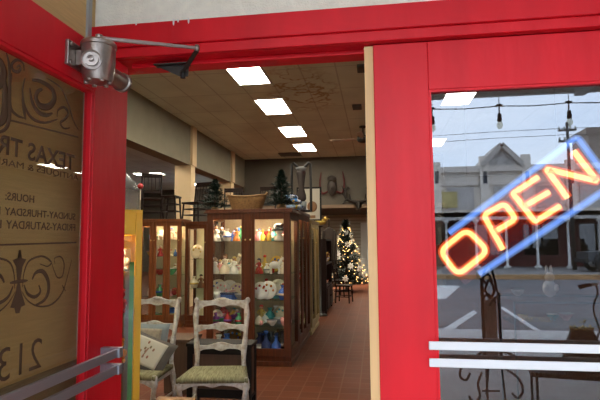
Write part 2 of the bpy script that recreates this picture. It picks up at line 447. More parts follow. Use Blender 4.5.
def letters(name, txt, px0, py_top, py_bot, px1, bold=0.0, slant=0.0):
    """mirrored line of lettering: starts at px0 (towards the hinge) and runs to px1"""
    y0, zt = dp(px0, py_top); _, zb = dp(px0, py_bot); y1, _ = dp(px1, py_top)
    me = text_mesh(txt, bold); xs = [v.co.x for v in me.vertices]; zs = [v.co.y for v in me.vertices]
    x0, x1, c0, c1 = min(xs), max(xs), min(zs), max(zs)
    for v in me.vertices:
        f = (v.co.x - x0) / (x1 - x0); g = (v.co.y - c0) / (c1 - c0)
        v.co = Vector((LX, y0 + (y1 - y0) * f, zb + (zt - zb) * g))
    me.materials.append(LETTER); o = bpy.data.objects.new(name, me); COL.objects.link(o); o.parent = d1
    md = o.modifiers.new('solid', 'SOLIDIFY'); md.thickness = .0006; return o


letters('lettering', 'TEXAS TR', 79.5, 155, 171, 2, .02)
letters('lettering', 'ANTIQUES & MARKE', 83, 175, 181.5, -8, .0)
letters('lettering', 'HOURS:', 39.5, 195.5, 203, 11, .01)
letters('lettering', 'SUNDAY-THURSDAY 10:00', 80, 213.5, 220, -14, .01)
letters('lettering', 'FRIDAY-SATURDAY 10:00', 80, 224, 231, -14, .01)
letters('lettering', '213', 47.5, 337, 367, 5, -.006)


def orn_pt(x, y, ox, oy, k=4.0):
    yy, zz = dp(ox + x / k, oy + y / k); return Vector((LX, yy, zz))


def ribbon(mb, pts, r, n=5, mirror=None):
    P = smooth_path(pts, n); m = len(P)
    rs = [r * (0.35 + 0.65 * math.sin(PI * min(1, max(0, i / (m - 1))))) for i in range(m)] if m > 2 else r
    mb.tube(P, rs, 6, flat=(XN, .12))
    if mirror is not None:
        mb.tube([Vector((p.x, 2 * mirror - p.y, p.z)) for p in P], rs, 6, flat=(XN, .12))


# lower ornament: fleur-de-lis with a scroll to either side
mb = MB(); yc = orn_pt(97, 165, 0, 240).y
for ctrl, r in [
    ([(112, 190), (118, 130), (140, 82), (190, 65), (225, 88), (210, 105), (180, 95)], .0035),
    ([(108, 205), (135, 245), (180, 266), (230, 255), (268, 212), (288, 150), (306, 78)], .0032),
    ([(150, 158), (165, 130), (192, 126), (212, 160), (214, 205), (196, 242), (160, 262)], .0085),
    ([(176, 180), (182, 208), (160, 228), (132, 215), (118, 180)], .006),
    ([(225, 88), (236, 120), (250, 150), (270, 142), (276, 95), (262, 66), (238, 74), (240, 95)], .0030),
    ([(268, 180), (282, 205)], .0025)]:
    ribbon(mb, [orn_pt(x, y, 0, 240) for x, y in ctrl], r, mirror=yc)
def petal(mb, pts):
    P = [orn_pt(x, y, 0, 240) for x, y in pts]
    q = [(p.y, p.z) for p in P]; q = q + [(2 * yc - y, z) for y, z in reversed(q)]
    mb.prism(q, 'x', LX - .0003, LX + .0006)
petal(mb, [(97, 40), (104, 70), (126, 78), (112, 105), (104, 158)])
petal(mb, [(101, 172), (106, 205), (122, 260), (106, 268), (99, 292)])
ribbon(mb, [orn_pt(62, 172, 0, 240), orn_pt(97, 166, 0, 240), orn_pt(132, 162, 0, 240)], .006)
mb.build('lower_ornament', LETTER, d1)
# rules and the upper corner scrolls
mb = MB()
for A, B in (((0, 245), (81, 242.5)), ((14, 119.5), (83, 137))):
    mb.bar(Vector((LX, *dp(*A))), Vector((LX, *dp(*B))), .006, .0008, up=(1, 0, 0))
mb.build('rule_line', LETTER, d1)
mb = MB()
for ctrl, r in [
    ([(88, 108), (100, 100), (104, 115), (92, 126), (74, 118), (70, 95), (90, 78), (114, 92), (118, 122)], .004),
    ([(122, 150), (112, 200), (120, 262), (150, 312), (200, 330), (250, 315)], .004),
    ([(150, 158), (185, 165), (228, 195), (238, 235), (215, 265), (182, 262), (165, 232), (172, 205), (190, 195)], .0085),
    ([(140, 190), (150, 245), (172, 285), (205, 300), (230, 292)], .006),
    ([(205, 150), (262, 190), (292, 255), (312, 320), (332, 358)], .003),
    ([(248, 308), (252, 280), (275, 268), (292, 290), (282, 312), (262, 330), (275, 352), (300, 350)], .004),
    ([(70, 130), (62, 200), (66, 270), (90, 300), (120, 312)], .004),
    ([(110, 230), (118, 280), (124, 318)], .005),
    ([(48, 50), (60, 110), (60, 250), (58, 320), (40, 358), (0, 372)], .006),
    ([(30, 130), (44, 200), (40, 300), (20, 330), (0, 338)], .011),
    ([(0, 60), (28, 90), (36, 140), (10, 190), (-20, 200)], .010)]:
    ribbon(mb, [orn_pt(x, y, 0, 40) for x, y in ctrl], r * 1.45)
mb.build('upper_ornament', LETTER, d1)
# push bars on the inner face
for (zc, off) in ((zb1 - .03, .07), (zb2 - .03, .07)):
    yb = hit(117, 353, 0, DX + .07).y
    p = MB().box(DX + off - .007, DX + off + .007, yend + .06, yb, zc - .017, zc + .017).build('push_bar', PUSH, d1, bevel=.002)
    p['label'] = 'flat aluminium push bar, shade in its dark grey colour'
    MB().box(DX, DX + off + .014, yb - .006, yb + .024, zc - .02, zc + .02).build('bracket', PUSH, p, bevel=.002)
    MB().box(DX, DX + off + .01, yend + .05, yend + .075, zc - .02, zc + .02).build('bracket', PUSH, p)

# ------------------------------------------------------------------ door closer
cx_ = DX + .085
c0 = hit(98.5, 60, 0, cx_)
cl = thing('door_closer', 'old silver pot-bellied door closer on the top corner of the open red door', 'door closer', (c0.x, c0.y, c0.z - .09))
R0 = .062
MB().lathe([(.030, .0), (.048, .004), (.056, .02), (.060, .045), (R0, .085), (R0, .135), (.066, .138), (.066, .150), (.060, .158), (.03, .166)], seg=28).build('body', SILVER, cl, sharp=True)
MB().lathe([(.02, .164), (.02, .176), (.014, .178), (.014, .188)], seg=14).build('spindle', SILVER, cl, sharp=True)
MX = Matrix.Rotation(-PI / 2, 3, 'X')
tb = MB().lathe([(.034, -.01), (.034, .15), (.040, .152), (.040, .168), (.034, .176), (.0, .177)], (0.012, 0, .052), 20, MX).build('spring_tube', SILVER, cl, sharp=True)
MB().lathe([(.038, .0), (.038, .016), (.031, .018), (.031, .014), (.026, .014), (.026, .024), (.015, .024), (.015, .018), (.009, .018), (.009, .03), (.0, .032)], (0.004, -.05, .068), 20, Matrix.Rotation(math.radians(22), 3, 'Z') @ Matrix.Rotation(PI / 2, 3, 'X')).build('end_cap', SILVER, cl, sharp=True)
pl = MB().box(-.085, -.07, -.085, .03, .05, .145)
for yy in (-.07, .015):
    for zz in (.062, .132): pl.lathe([(.010, 0), (.010, .006), (.0, .008)], (-.07, yy, zz), 10, Matrix.Rotation(PI / 2, 3, 'Y'))
pl.box(-.07, -.04, -.04, .04, .06, .12)
pl.build('mounting_plate', SILVER, cl, bevel=.003)
for k in range(6):
    aa = k * PI / 3 + .3; MB().lathe([(.009, .002), (.009, -.008), (.0, -.009)], (.043 * math.cos(aa), .043 * math.sin(aa), .004), 8).build('screw', SILVER, cl)
L = cl.location
e1 = hit(197, 48, 1, -.10) - L
MB().tube([(0, 0, .176), (.03, .012, .176), e1], [.011, .009, .0075], 8).build('arm', mat('worn_arm_metal', (.42, .33, .30), .4, metal=.7), cl)
MB().lathe([(.010, -.014), (.012, 0), (.010, .012)], e1, 10).build('arm_pivot', SILVER, cl)
e2 = hit(183, 74, 1, .03) - L
MB().bar(e1 + Vector((0, 0, -.01)), e2 + Vector((0, 0, .01)), .018, .008).build('forearm', DARKMETAL, cl)
q0, q1, q2 = hit(157, 64, 1, .05) - L, hit(190, 60, 1, .05) - L, e2
bz = HB - .023 - L.z
bk = MB(); bk.prism([(q0.x, bz), (q1.x, bz), (q2.x + .02, q2.z - .01), (q2.x - .012, q2.z - .01)], 'y', q2.y + .004, q2.y + .012)
bk.box(q0.x, q1.x, q2.y - .02, q2.y + .03, bz - .004, bz + .001)
bk.lathe([(.012, -.02), (.012, .012)], e2, 10)
bk.build('header_bracket', DARKMETAL, cl)

# ------------------------------------------------------------------ outside: walk, canopy, street
struct('sidewalk', MB().box(-30, 45, -7.2, -.0, -.15, -.001), CONCRETE)
struct('road', MB().box(-30, 45, -31, -7.2, -.3, -.15), ASPHALT)
struct('canopy_ceiling', MB().box(-30, 30, -6.4, 0, 4.0, 4.2), mat('canopy_board', (.80, .76, .72), .8, var=.08, scale=3, stretch=(.3, 4, 1)))
w = MB()
for k in range(24): w.box(-28 + k * 2.4, -27.85 + k * 2.4, -6.3, -.05, 3.86, 4.0)
w.box(-30, 30, -6.4, -6.28, 3.93, 4.0)
struct('canopy_beams', w, mat('canopy_beam', (.62, .60, .56), .8))


def refl(px, py, z=-.15):
    """a point of the street seen mirrored in the glass of the closed door (pane at y = .02)"""
    d = ROT @ Vector(((px - 300) / 500, -(py - 200) / 500, -1)); p = CAM + d * ((z - CAM.z) / d.z)
    return Vector((p.x, .04 - p.y, z))


def rx(px, Y): q = hit(px, 200, 1, .04 - Y); return q.x
def rz_(px, py, Y): return hit(px, py, 1, .04 - Y).z


def road_paint(name, quad):
    P = [refl(*q) for q in quad]
    mb = MB(); mb.add([(p.x, p.y, -.149) for p in P] + [(p.x, p.y, -.145) for p in P], [(0, 1, 2, 3), (4, 5, 6, 7), (0, 1, 5, 4), (1, 2, 6, 5), (2, 3, 7, 6), (3, 0, 4, 7)])
    return struct(name, mb, ROADWHITE)


road_paint('road_marking_1', [(432, 285), (460, 286), (446, 299), (432, 299)])
road_paint('road_marking_2', [(437, 333), (440, 339), (477, 313), (474, 310)])
road_paint('road_marking_3', [(500, 308), (503, 307), (560, 343), (556, 345)])
YK = -21.2
struct('kerb_far', MB().box(-30, 45, YK - .25, YK, -.15, .06), ROADYELLOW)
struct('sidewalk_far', MB().box(-30, 45, -31, YK - .25, -.15, .03), mat('far_walk', (.22, .20, .19), .9, var=.2, scale=1))

# string lights hung from the canopy edge
YS = -6.48
xs = [rx(p, YS) for p in (435, 503, 574)]; sp_ = (xs[2] - xs[0]) / 2
zw = rz_(503, 106, YS)
sl = thing('string_light', 'black cable of hanging bulbs along the canopy edge, mirrored in the door glass', 'string lights', (xs[1], YS, zw))
pts = []
for k in range(-6, 7):
    pts += [(k * sp_, 0, 0), (k * sp_ + sp_ / 2, 0, -.02)]
MB().tube(pts, .009, 6).build('cable', BLACKWOOD, sl)
for k in range(-5, 7):
    s_ = MB().tube([(k * sp_ - .05, 0, .01), (k * sp_, 0, .022), (k * sp_ + .05, 0, .01)], .02, 6).lathe([(.011, 0), (.011, -.12), (.032, -.13), (.04, -.24), (.034, -.26)], (k * sp_, 0, 0), 10).build('socket', BLACKWOOD, sl)
    MB().lathe([(.026, -.255), (.05, -.30), (.05, -.34), (.026, -.385), (.002, -.39)], (k * sp_, 0, 0), 10).build('bulb', glass('clear_bulb', (.8, .78, .7), .15), s_)
# canopy posts' worth of hooks that carry the cable
for k in range(-5, 7): MB().tube([(k * sp_, 0, .015), (k * sp_, 0, 3.95 - zw), (k * sp_, -6.39 - YS, 3.95 - zw)], .006, 6).build('cable_hook', IRON, sl)

# ---- building across the street
BY = -27.0            # porch line
WY = -29.2            # wall line
bl = thing('building', 'long grey commercial building with a gable and a columned porch, mirrored in the door glass', 'building', (8, WY, 0))
def bpart(name, mb, m, parent=bl): return mb.build(name, m, parent, loc=(-8, -WY, 0) if parent is bl else None)
zpar = rz_(500, 166, WY); zporch = rz_(500, 212, BY); zsh = rz_(500, 218, BY)
bpart('upper_wall', MB().box(-25, 45, WY - .4, WY, zporch - .2, zpar - .35), BUILDGREY)
bpart('cornice', MB().box(-25, 45, WY - .5, WY + .28, zpar - .35, zpar).box(-25, 45, WY, WY + .12, zpar - 1.15, zpar - 1.0), mat('cornice_grey', (.60, .52, .45), .9))
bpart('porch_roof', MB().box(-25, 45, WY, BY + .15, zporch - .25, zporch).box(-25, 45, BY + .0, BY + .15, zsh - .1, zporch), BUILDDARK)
bpart('storefront', MB().box(-25, 45, WY - .3, WY - .02, 0.03, zporch - .2), MAROON)
gx0, gx1 = rx(486, WY), rx(519, WY); gz = rz_(501, 147, WY)
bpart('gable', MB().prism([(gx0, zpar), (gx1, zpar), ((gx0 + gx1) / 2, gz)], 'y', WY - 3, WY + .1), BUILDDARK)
w = MB()
for A, B in (((gx0 - .25, zpar), ((gx0 + gx1) / 2, gz + .12)), ((gx1 + .25, zpar), ((gx0 + gx1) / 2, gz + .12))):
    w.bar((A[0], WY - 1.3, A[1]), (B[0], WY - 1.3, B[1]), 3.4, .28, up=(0, 0, 1))
bpart('gable_roof', w, mat('gable_trim', (.42, .37, .33), .9))
for i, (pa, pb, pt) in enumerate(((432, 441, 163), (480, 489, 157), (522, 531, 155), (566, 575, 160), (608, 617, 158))):
    x0, x1 = rx(pa, WY), rx(pb, WY); zt = rz_(pa, pt, WY)
    pr = bpart('pilaster', MB().box(x0, x1, WY, WY + .3, zporch, zt), BUILDGREY)
    wz0, wz1 = rz_(pa, 184, WY), rz_(pa, 172, WY)
    bpart('window', MB().box(x0 + (x1 - x0) * .35, x1 - (x1 - x0) * .25, WY + .3, WY + .34, wz0, wz1), mat('dark_opening', (.03, .03, .035), .5), pr)
for pa, pb in ((447, 474), (494, 516), (536, 560), (580, 604)):
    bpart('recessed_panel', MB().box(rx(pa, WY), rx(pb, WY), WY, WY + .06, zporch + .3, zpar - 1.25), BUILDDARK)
sg = bpart('sign_board', MB().box(rx(436, WY), rx(457, WY), WY + .02, WY + .16, rz_(446, 208, WY), rz_(446, 192, WY)), mat('yellow_sign', (.50, .40, .16), .7, var=.3, scale=2)); sg['label'] = 'plain yellow sign board'
for k in range(-8, 14):
    x = rx(535, BY) + k * (rx(566, BY) - rx(535, BY))
    bpart('column', MB().lathe([(.20, .03), (.20, .16), (.075, .20), (.065, zsh - .3), (.15, zsh - .2), (.18, zsh - .1)], (x, BY + .05, 0), 10), mat('pale_column', (.55, .53, .50), .8))
for k in range(-6, 10):
    x = rx(520, WY) + k * 3.1
    f = bpart('shop_window', MB().box(x, x + 2.1, WY - .02, WY + .03, .6, 2.6), mat('window_frame_dark', (.10, .03, .025), .6))
    bpart('pane', MB().box(x + .1, x + 2.0, WY + .03, WY + .04, .7, 2.5), PANE, f)
tb_ = thing('brick_tower', 'tall brown building block rising behind the right end of the mirrored street', 'building', (rx(606, -36), -36, 0))
x0 = rx(592, -36) - tb_.location.x
MB().box(x0, x0 + 9, -3, 0, 0, rz_(596, 134, -36)).build('wall', mat('brown_brick', (.27, .22, .18), .9, var=.2, scale=2), tb_)
MB().box(x0 - .2, x0 + 9.2, -3.2, .2, rz_(596, 134, -36), rz_(596, 128, -36)).build('parapet', mat('brown_brick2', (.20, .16, .13), .9), tb_)
# utility pole
UY = -25.6
up = thing('utility_pole', 'dark utility pole with insulators standing above the OPEN sign in the reflection', 'utility pole', (rx(571, UY), UY, .03))
zt = rz_(571, 122, UY)
MB().lathe([(.11, 0), (.07, zt - .03)], seg=10).build('pole', DARKMETAL, up)
for py in (130, 141):
    z = rz_(571, py, UY) - .03
    ca = MB().box(-.45, .45, -.06, .06, z - .05, z + .05).build('crossarm', DARKMETAL, up)
    for x in (-.4, -.15, .15, .4): MB().lathe([(.04, 0), (.06, .06), (.03, .16)], (x, 0, z + .05), 8).build('insulator', GREYTRIM, ca)
wr = MB()
for z in (0, -.35): wr.tube(smooth_path([(-40, 0, zt - .4 + z), (-20, 0, zt - .9 + z), (0, 0, zt - .35 + z), (20, 0, zt - .9 + z), (38, 0, zt - .4 + z)], 6), .014, 5)
wr.build('power_line', DARKMETAL, up)

# parked off-road car across the street
JX, JY = rx(578, -24.2), -24.2
jp = thing('car', 'dark square-bodied off-road car parked across the street, mirrored in the door glass', 'car', (JX + 2.0, JY, .03))
CARM = mat('car_paint', (.05, .052, .055), .35); RUB = mat('rubber', (.012, .012, .012), .8)
MB().prism([(-1.95, .5), (-1.95, .95), (-.75, 1.02), (-.75, 1.0), (1.85, 1.02), (1.9, .5)], 'y', -.72, .72).build('body', CARM, jp, bevel=.05)
MB().prism([(-.75, 1.0), (-.45, 1.62), (1.75, 1.62), (1.85, 1.0)], 'y', -.66, .66).build('cabin', CARM, jp, bevel=.04)
for x0_, x1_ in ((-.42, .45), (.58, 1.6)):
    MB().box(x0_, x1_, .655, .675, 1.1, 1.5).build('side_window', mat('car_glass', (.20, .23, .26), .1), jp)
for x in (-1.25, 1.2):
    for y in (-.68, .68):
        wl = MB().lathe([(.36, -.11), (.39, -.07), (.39, .07), (.36, .11)], (x, y, .39), 20, Matrix.Rotation(PI / 2, 3, 'X')).build('wheel', RUB, jp)
        MB().lathe([(.22, -.118), (.22, .118)], (x, y, .39), 14, Matrix.Rotation(PI / 2, 3, 'X')).build('rim', ALU, wl)
        MB().tube([(x + .5 * math.cos(t), y * 1.02, .39 + .5 * math.sin(t)) for t in [PI * k / 8 for k in range(9)]], .05, 6).build('fender', RUB, jp)
MB().box(-2.1, -1.95, -.7, .7, .45, .62).build('bumper', RUB, jp)
MB().lathe([(.33, -.1), (.33, .1)], (1.98, 0, .95), 16, Matrix.Rotation(PI / 2, 3, 'Y')).build('spare_wheel', RUB, jp)

# ------------------------------------------------------------------ neon OPEN sign inside the glass
NY = .14
def npx(x, y): return hit(x, y, 1, NY)
nc = npx(520, 200)
ns = thing('neon_sign', 'glowing tilted neon sign reading OPEN with a blue border inside the closed door glass', 'neon sign', nc)
CORE = emit('neon_core', (1.0, 0.62, 0.20), 4.6)
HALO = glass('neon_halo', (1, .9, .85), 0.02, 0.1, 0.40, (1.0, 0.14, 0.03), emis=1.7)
BLUE = emit('neon_blue', (0.18, 0.36, 1.0), 1.7)
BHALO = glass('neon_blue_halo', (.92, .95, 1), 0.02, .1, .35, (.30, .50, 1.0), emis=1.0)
def npts(l): return [npx(x, y) - nc for x, y in l]
O_ = fillet(npts([(467, 229.5), (488, 251), (458, 275), (440, 251)]), .035, 6, True)
P_ = [npts([(502, 250), (484.5, 216)])[0]] + fillet(npts([(484.5, 214), (505, 203), (515.5, 219), (494, 232)]), .022, 5)
P_ = fillet(npts([(503, 249.5), (483.5, 215), (504.5, 203.5), (516, 219), (494, 232)]), .022, 5)
E1 = fillet(npts([(538, 177), (513, 193.5), (535, 221.5), (560, 206)]), .006, 3)
E2 = npts([(523, 207), (549, 192)])
N_ = fillet(npts([(567.5, 198), (546.5, 169), (597, 181), (573.5, 151)]), .006, 3)
for nm, parts_ in (('letter_o', [(O_, True)]), ('letter_p', [(P_, False)]), ('letter_e', [(E1, False), (E2, False)]), ('letter_n', [(N_, False)])):
    c_ = MB(); h_ = MB()
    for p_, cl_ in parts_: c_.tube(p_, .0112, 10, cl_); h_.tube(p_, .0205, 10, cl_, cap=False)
    o = c_.build(nm, CORE, ns); o['label'] = 'glowing orange neon letter'
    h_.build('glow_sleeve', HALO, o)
for l in ([(449, 233), (560, 150), (577, 137), (603, 172)], [(479, 274), (604, 191)]):
    p_ = fillet(npts(l), .02, 5)
    o = MB().tube(p_, .008, 10).build('border_tube', BLUE, ns); o['label'] = 'glowing blue neon tube'
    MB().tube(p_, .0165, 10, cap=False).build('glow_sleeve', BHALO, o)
for x, y in ((449, 233), (479, 274)):
    q = npx(x, y) - nc; MB().tube([q, q + Vector((0, .03, 0))], .009, 8).build('electrode', IRON, ns)
bp_ = [q for q in npts([(447, 240), (577, 141), (604, 178), (604, 195), (479, 276), (466, 290)])]
MB().prism([(q.x, q.z) for q in npts([(434, 249), (577, 138), (612, 186), (466, 286)])], 'y', .03, .033).build('glow_haze_panel', glass('sign_glow_haze', (.80, .70, .70), .03, .05, .34, (.34, .05, .045)), ns)  # added panel; its red tint stands in for neon glow on the glass
for x, y in ((470, 222), (560, 150)):
    q = npx(x, y) - nc; MB().tube([q + Vector((0, .03, 0)), Vector((q.x, .034, 2.3 - nc.z))], .0012, 5).build('hanging_wire', IRON, ns)

# ------------------------------------------------------------------ ceiling fixtures
def ceil_light(p, rz, label, group, first=[None]):
    if first[0] is None:
        t = thing('ceiling_light', label, 'ceiling light', (p.x, p.y, CZ), rz, group)
        MB().box(-.31, .31, -.615, -.585, -.03, 0).box(-.31, .31, .585, .615, -.03, 0).box(-.31, -.285, -.585, .585, -.03, 0).box(.285, .31, -.585, .585, -.03, 0).build('frame', WHITEPAINT, t)
        MB().box(-.285, .285, -.585, .585, -.022, -.006).build('diffuser', PANEL, t)
        first[0] = t; return t
    return dup(first[0], (p.x, p.y, CZ), rz, label, group)


G1 = 'ceiling lights in the row over the aisle'
for p, s in (((247, 72), 'nearest of the ceiling light panels over the aisle, cut by the red header'), ((274, 106), 'second ceiling light panel back over the aisle, left of the stain'), ((293, 131), 'third ceiling light panel back over the aisle'), ((305, 147), 'farthest ceiling light panel over the aisle, nearest the back wall')):
    ceil_light(hit(*p, 2, CZ), 0, s, G1)
for p, s in (((459, 96), 'lit ceiling panel seen through the top of the closed door glass'), ((434, 142), 'lit ceiling panel seen low at the left edge of the closed door glass')):
    ceil_light(hit(*p, 2, CZ), 0, s, 'ceiling lights behind the closed door')
for (x, y), s in (((9.6, 14.9), 'ceiling panel mirrored at the left of the open door glass'), ((9.6, 17.2), 'ceiling panel mirrored beside the hinge stile in the open door glass'),):
    ceil_light(Vector((x, y, CZ)), 0, s, 'ceiling lights at the far right of the shop')
for p, s in (((149, 173.5), 'ceiling light panel in the next room, seen behind the stacked chairs'), ((190, 184), 'ceiling light panel in the next room, just right of the peach pier')):
    ceil_light(hit(*p, 2, CZ), PI / 2, s, 'ceiling lights in the next room')
for (x, y), s in (((-2.12, 3.75), 'unseen fill light panel added nearest the doorway, above the red header'), ((-2.12, 1.4), 'unseen fill light panel added just inside the front wall, above the doorway')):  # out-of-frame panels added to brighten the front of the shop
    ceil_light(Vector((x, y, CZ)), 0, s, 'added fill lights near the front wall')
for (x, y), s in (((-6.6, 6.2), 'unseen fill light panel added in the next room, nearest the street'), ((-6.6, 9.0), 'unseen fill light panel added in the next room, left of the peach pier')):  # two more hidden panels, added to light the pier from the next room
    ceil_light(Vector((x, y, CZ)), PI / 2, s, 'ceiling lights in the next room')
bl2 = ceil_light(Vector((-.9, 15.72, CZ)), PI / 2, 'unseen fill light panel added in the lower back room, above the Christmas tree', 'added fill lights in the back room'); bl2.location.z = 2.83  # panels tucked behind the bulkhead, added to brighten the back room
for x, s_ in ((-2.6, 'left'), (.8, 'right')):
    bl3 = ceil_light(Vector((x, 15.72, CZ)), PI / 2, 'unseen fill light panel added in the lower back room, %s of the Christmas tree' % s_, 'added fill lights in the back room'); bl3.location.z = 2.83
p = hit(290, 154, 2, CZ)
cv = tag(recentre(MB().box(p.x - .35, p.x + .35, p.y - .3, p.y + .3, CZ - .03, CZ - .001).build('ceiling_vent', mat('vent_dark', (.06, .055, .05), .6))), 'dark ceiling vent left of the farthest light panel', 'vent')
for (px, py), s in (((363, 67), 'small dark fixture on the ceiling close to the pine door strip, nearer one'), ((357, 106), 'small dark square fixture on the ceiling near the fan')):
    p = hit(px, py, 2, CZ)
    t = thing('ceiling_speaker', s, 'ceiling fixture', (p.x, p.y, CZ))
    MB().box(-.10, .10, -.16, .16, -.05, 0).build('housing', mat('vent_dark', (.06, .055, .05), .6), t, bevel=.01)
    MB().box(-.07, .07, -.12, .12, -.056, -.05).build('grille', DARKMETAL, t)
# fan
p = hit(363, 139, 1, 10.6)
fn = thing('ceiling_fan', 'ceiling fan with thin pale blades beside the pine door strip', 'ceiling fan', (p.x, p.y, p.z))
MB().lathe([(.02, .1), (.02, CZ - p.z - .05), (.09, CZ - p.z - .04), (.09, CZ - p.z)], seg=12).build('downrod', DARKMETAL, fn)
MB().lathe([(.05, -.10), (.13, -.07), (.15, 0), (.13, .08), (.04, .11)], seg=18).build('motor', DARKMETAL, fn)
for k in range(4):
    aa = math.radians(175) + k * PI / 2; M_ = Matrix.Rotation(aa, 3, 'Z') @ Matrix.Rotation(.15, 3, 'X')
    MB().box(.2, .86, -.065, .065, -.005, .005, M_).box(.1, .22, -.02, .02, -.01, .01, M_).build('blade', mat('fan_blade', (.5, .45, .36), .5), fn)

# ------------------------------------------------------------------ display cabinets
def cabinet(name, label, w, d, h, wood, loc, rz, nd, shelves, back, lamp=None, crown=.035, post=.085, plinth=.12, group=None, side_back=True):
    """curio cabinet: width along x centred, front at y=0, depth to +y"""
    t = thing(name, label, 'display cabinet', loc, rz, group)
    H = h - .05
    f = MB()
    for x in (-w / 2, w / 2 - .05):
        f.box(x, x + .05, 0.02, .06, plinth, H).box(x, x + .05, d - .06, d, plinth, H)
        f.box(x, x + .05, .06, d - .06, plinth, plinth + .08).box(x, x + .05, .06, d - .06, H - .09, H)
    f.box(-w / 2, w / 2, 0.02, d, 0.03, plinth).box(-w / 2 + .05, w / 2 - .05, .021, d - .02, H - .008, H)
    f.build('carcass', wood, t, bevel=.004)
    MB().box(-w / 2 - crown, w / 2 + crown, -.02, d + .01, H, H + .02).box(-w / 2 - crown * .6, w / 2 + crown * .6, -.01, d, H + .02, h).build('crown', wood, t, bevel=.004)
    MB().box(-w / 2 - .012, w / 2 + .012, .005, d + .006, 0, .06).build('plinth', wood, t, bevel=.004)
    MB().box(-w / 2 + .05, w / 2 - .05, d - .02, d - .008, plinth, H - .001).build('back_panel', back, t)
    for x in (-w / 2 + .012, w / 2 - .018): MB().box(x, x + .006, .06, d - .06, plinth + .08, H - .09).build('side_glass', CABGLASS, t)
    dw = w / nd
    for i in range(nd):
        x0, x1 = -w / 2 + i * dw + .002, -w / 2 + (i + 1) * dw - .002
        pw = post if nd <= 2 else post * .6
        fr = MB().box(x0, x0 + pw, -.004, .02, plinth + .005, H - .0002).box(x1 - pw, x1, -.004, .02, plinth + .005, H - .0002)
        fr.box(x0 + pw, x1 - pw, -.004, .02, plinth + .005, plinth + .10).box(x0 + pw, x1 - pw, -.004, .02, H - .085, H - .0002)
        dr = fr.build('door', wood, t, bevel=.003)
        MB().box(x0 + pw, x1 - pw, .006, .010, plinth + .10, H - .085).build('door_glass', CABGLASS, dr)
        MB().ball(((x1 - .03) if i % 2 == 0 else (x0 + .03), -.018, h * .8), .011).build('knob', mat('brass', (.6, .42, .15), .3, metal=.9), dr)
    for z in shelves: MB().box(-w / 2 + .02, w / 2 - .02, .045, d - .03, z - .006, z).build('shelf', SHELFGLASS, t)
    if lamp:
        for i in range(nd):
            xc = -w / 2 + (i + .5) * dw
            MB().box(xc - min(.18, dw * .3), xc + min(.18, dw * .3), .10, .16, H - .03, H - .012).build('lamp', emit('cabinet_lamp_%g' % lamp, (1.0, .78, .50), lamp), t)
    return t


FY = 4.2
cx0, cx1 = hit(206.5, 290, 1, FY).x, hit(290.5, 290, 1, FY).x
CW = cx1 - cx0; CXc = (cx0 + cx1) / 2
CH = hit(250, 209, 1, FY).z
CD = .66
def shz(py, dy=.32): return hit(270, py, 1, FY + dy).z
SZ = [shz(241), shz(273), shz(298), shz(323)]
cab = cabinet('display_cabinet', 'large reddish oak display cabinet with two lit glass doors, behind the white ladder-back chairs', CW, CD, CH, OAK, (CXc, FY, 0), 0, 2, SZ, BACKPANEL, lamp=44, post=.085)
MB().box(-.045, .045, -.012, .0, .13, CH - .06).build('centre_stile', OAK, cab, bevel=.003)
BASE = .125
# the cabinets behind it, facing the aisle
c2y0, c2y1 = 5.02, 6.28
cabinet('display_cabinet', 'oak display cabinet facing the aisle, directly behind the large lit cabinet', c2y1 - c2y0, .6, 2.02, OAK, (-1.10, (c2y0 + c2y1) / 2, 0), PI / 2, 3, [.55, .95, 1.3, 1.65], BACKPANEL, lamp=9, post=.12)
c3y0, c3y1 = 6.36, 7.45
cabinet('display_cabinet', 'cream and gilt display cabinet facing the aisle, third in the row', c3y1 - c3y0, .55, 1.93, CREAMWOOD, (-1.08, (c3y0 + c3y1) / 2, 0), PI / 2, 2, [.6, 1.0, 1.4], CREAMBACK, lamp=5, post=.06)
# cabinets along the left
AY = 6.9
xa = [hit(p, 300, 1, AY).x for p in (138, 180, 184.5, 206.5)]
AH = hit(165, 219, 1, AY).z; BH = hit(195, 221.5, 1, AY).z
cabA = cabinet('display_cabinet', 'orange oak display cabinet with three lit glass doors, under the stacked dark chairs at left', xa[1] - xa[0], .5, AH, OAKORANGE, ((xa[0] + xa[1]) / 2, AY, 0), 0, 3, [.55, .95, 1.3, 1.62], CREAMBACK, lamp=34, post=.11)
cabB = cabinet('display_cabinet', 'narrow dark wood display cabinet with a cream interior between the orange and the large cabinets', xa[3] - xa[2], .5, BH, OAK, ((xa[2] + xa[3]) / 2, AY, 0), 0, 1, [.7, 1.25], mat('pale_yellow_back', (.72, .66, .42), .6), lamp=14, post=.055)

# ------------------------------------------------------------------ ornaments in the cabinets
CER = {}
def cer(c):
    k = 'glaze_%02d_%02d_%02d' % tuple(int(v * 99) for v in c)
    return mat(k, c, .25, coat=.3)


CN = {'white': (.78, .74, .66), 'cream': (.72, .60, .42), 'pink': (.72, .30, .30), 'blue': (.05, .13, .45), 'navy': (.02, .035, .11), 'green': (.07, .30, .13), 'teal': (.08, .38, .40), 'red': (.42, .03, .03), 'yellow': (.75, .50, .08),
      'orange': (.65, .22, .04), 'black': (.012, .012, .014), 'brown': (.18, .075, .03), 'purple': (.20, .06, .26), 'grey': (.25, .25, .25), 'gold': (.55, .36, .08), 'skin': (.62, .36, .24)}


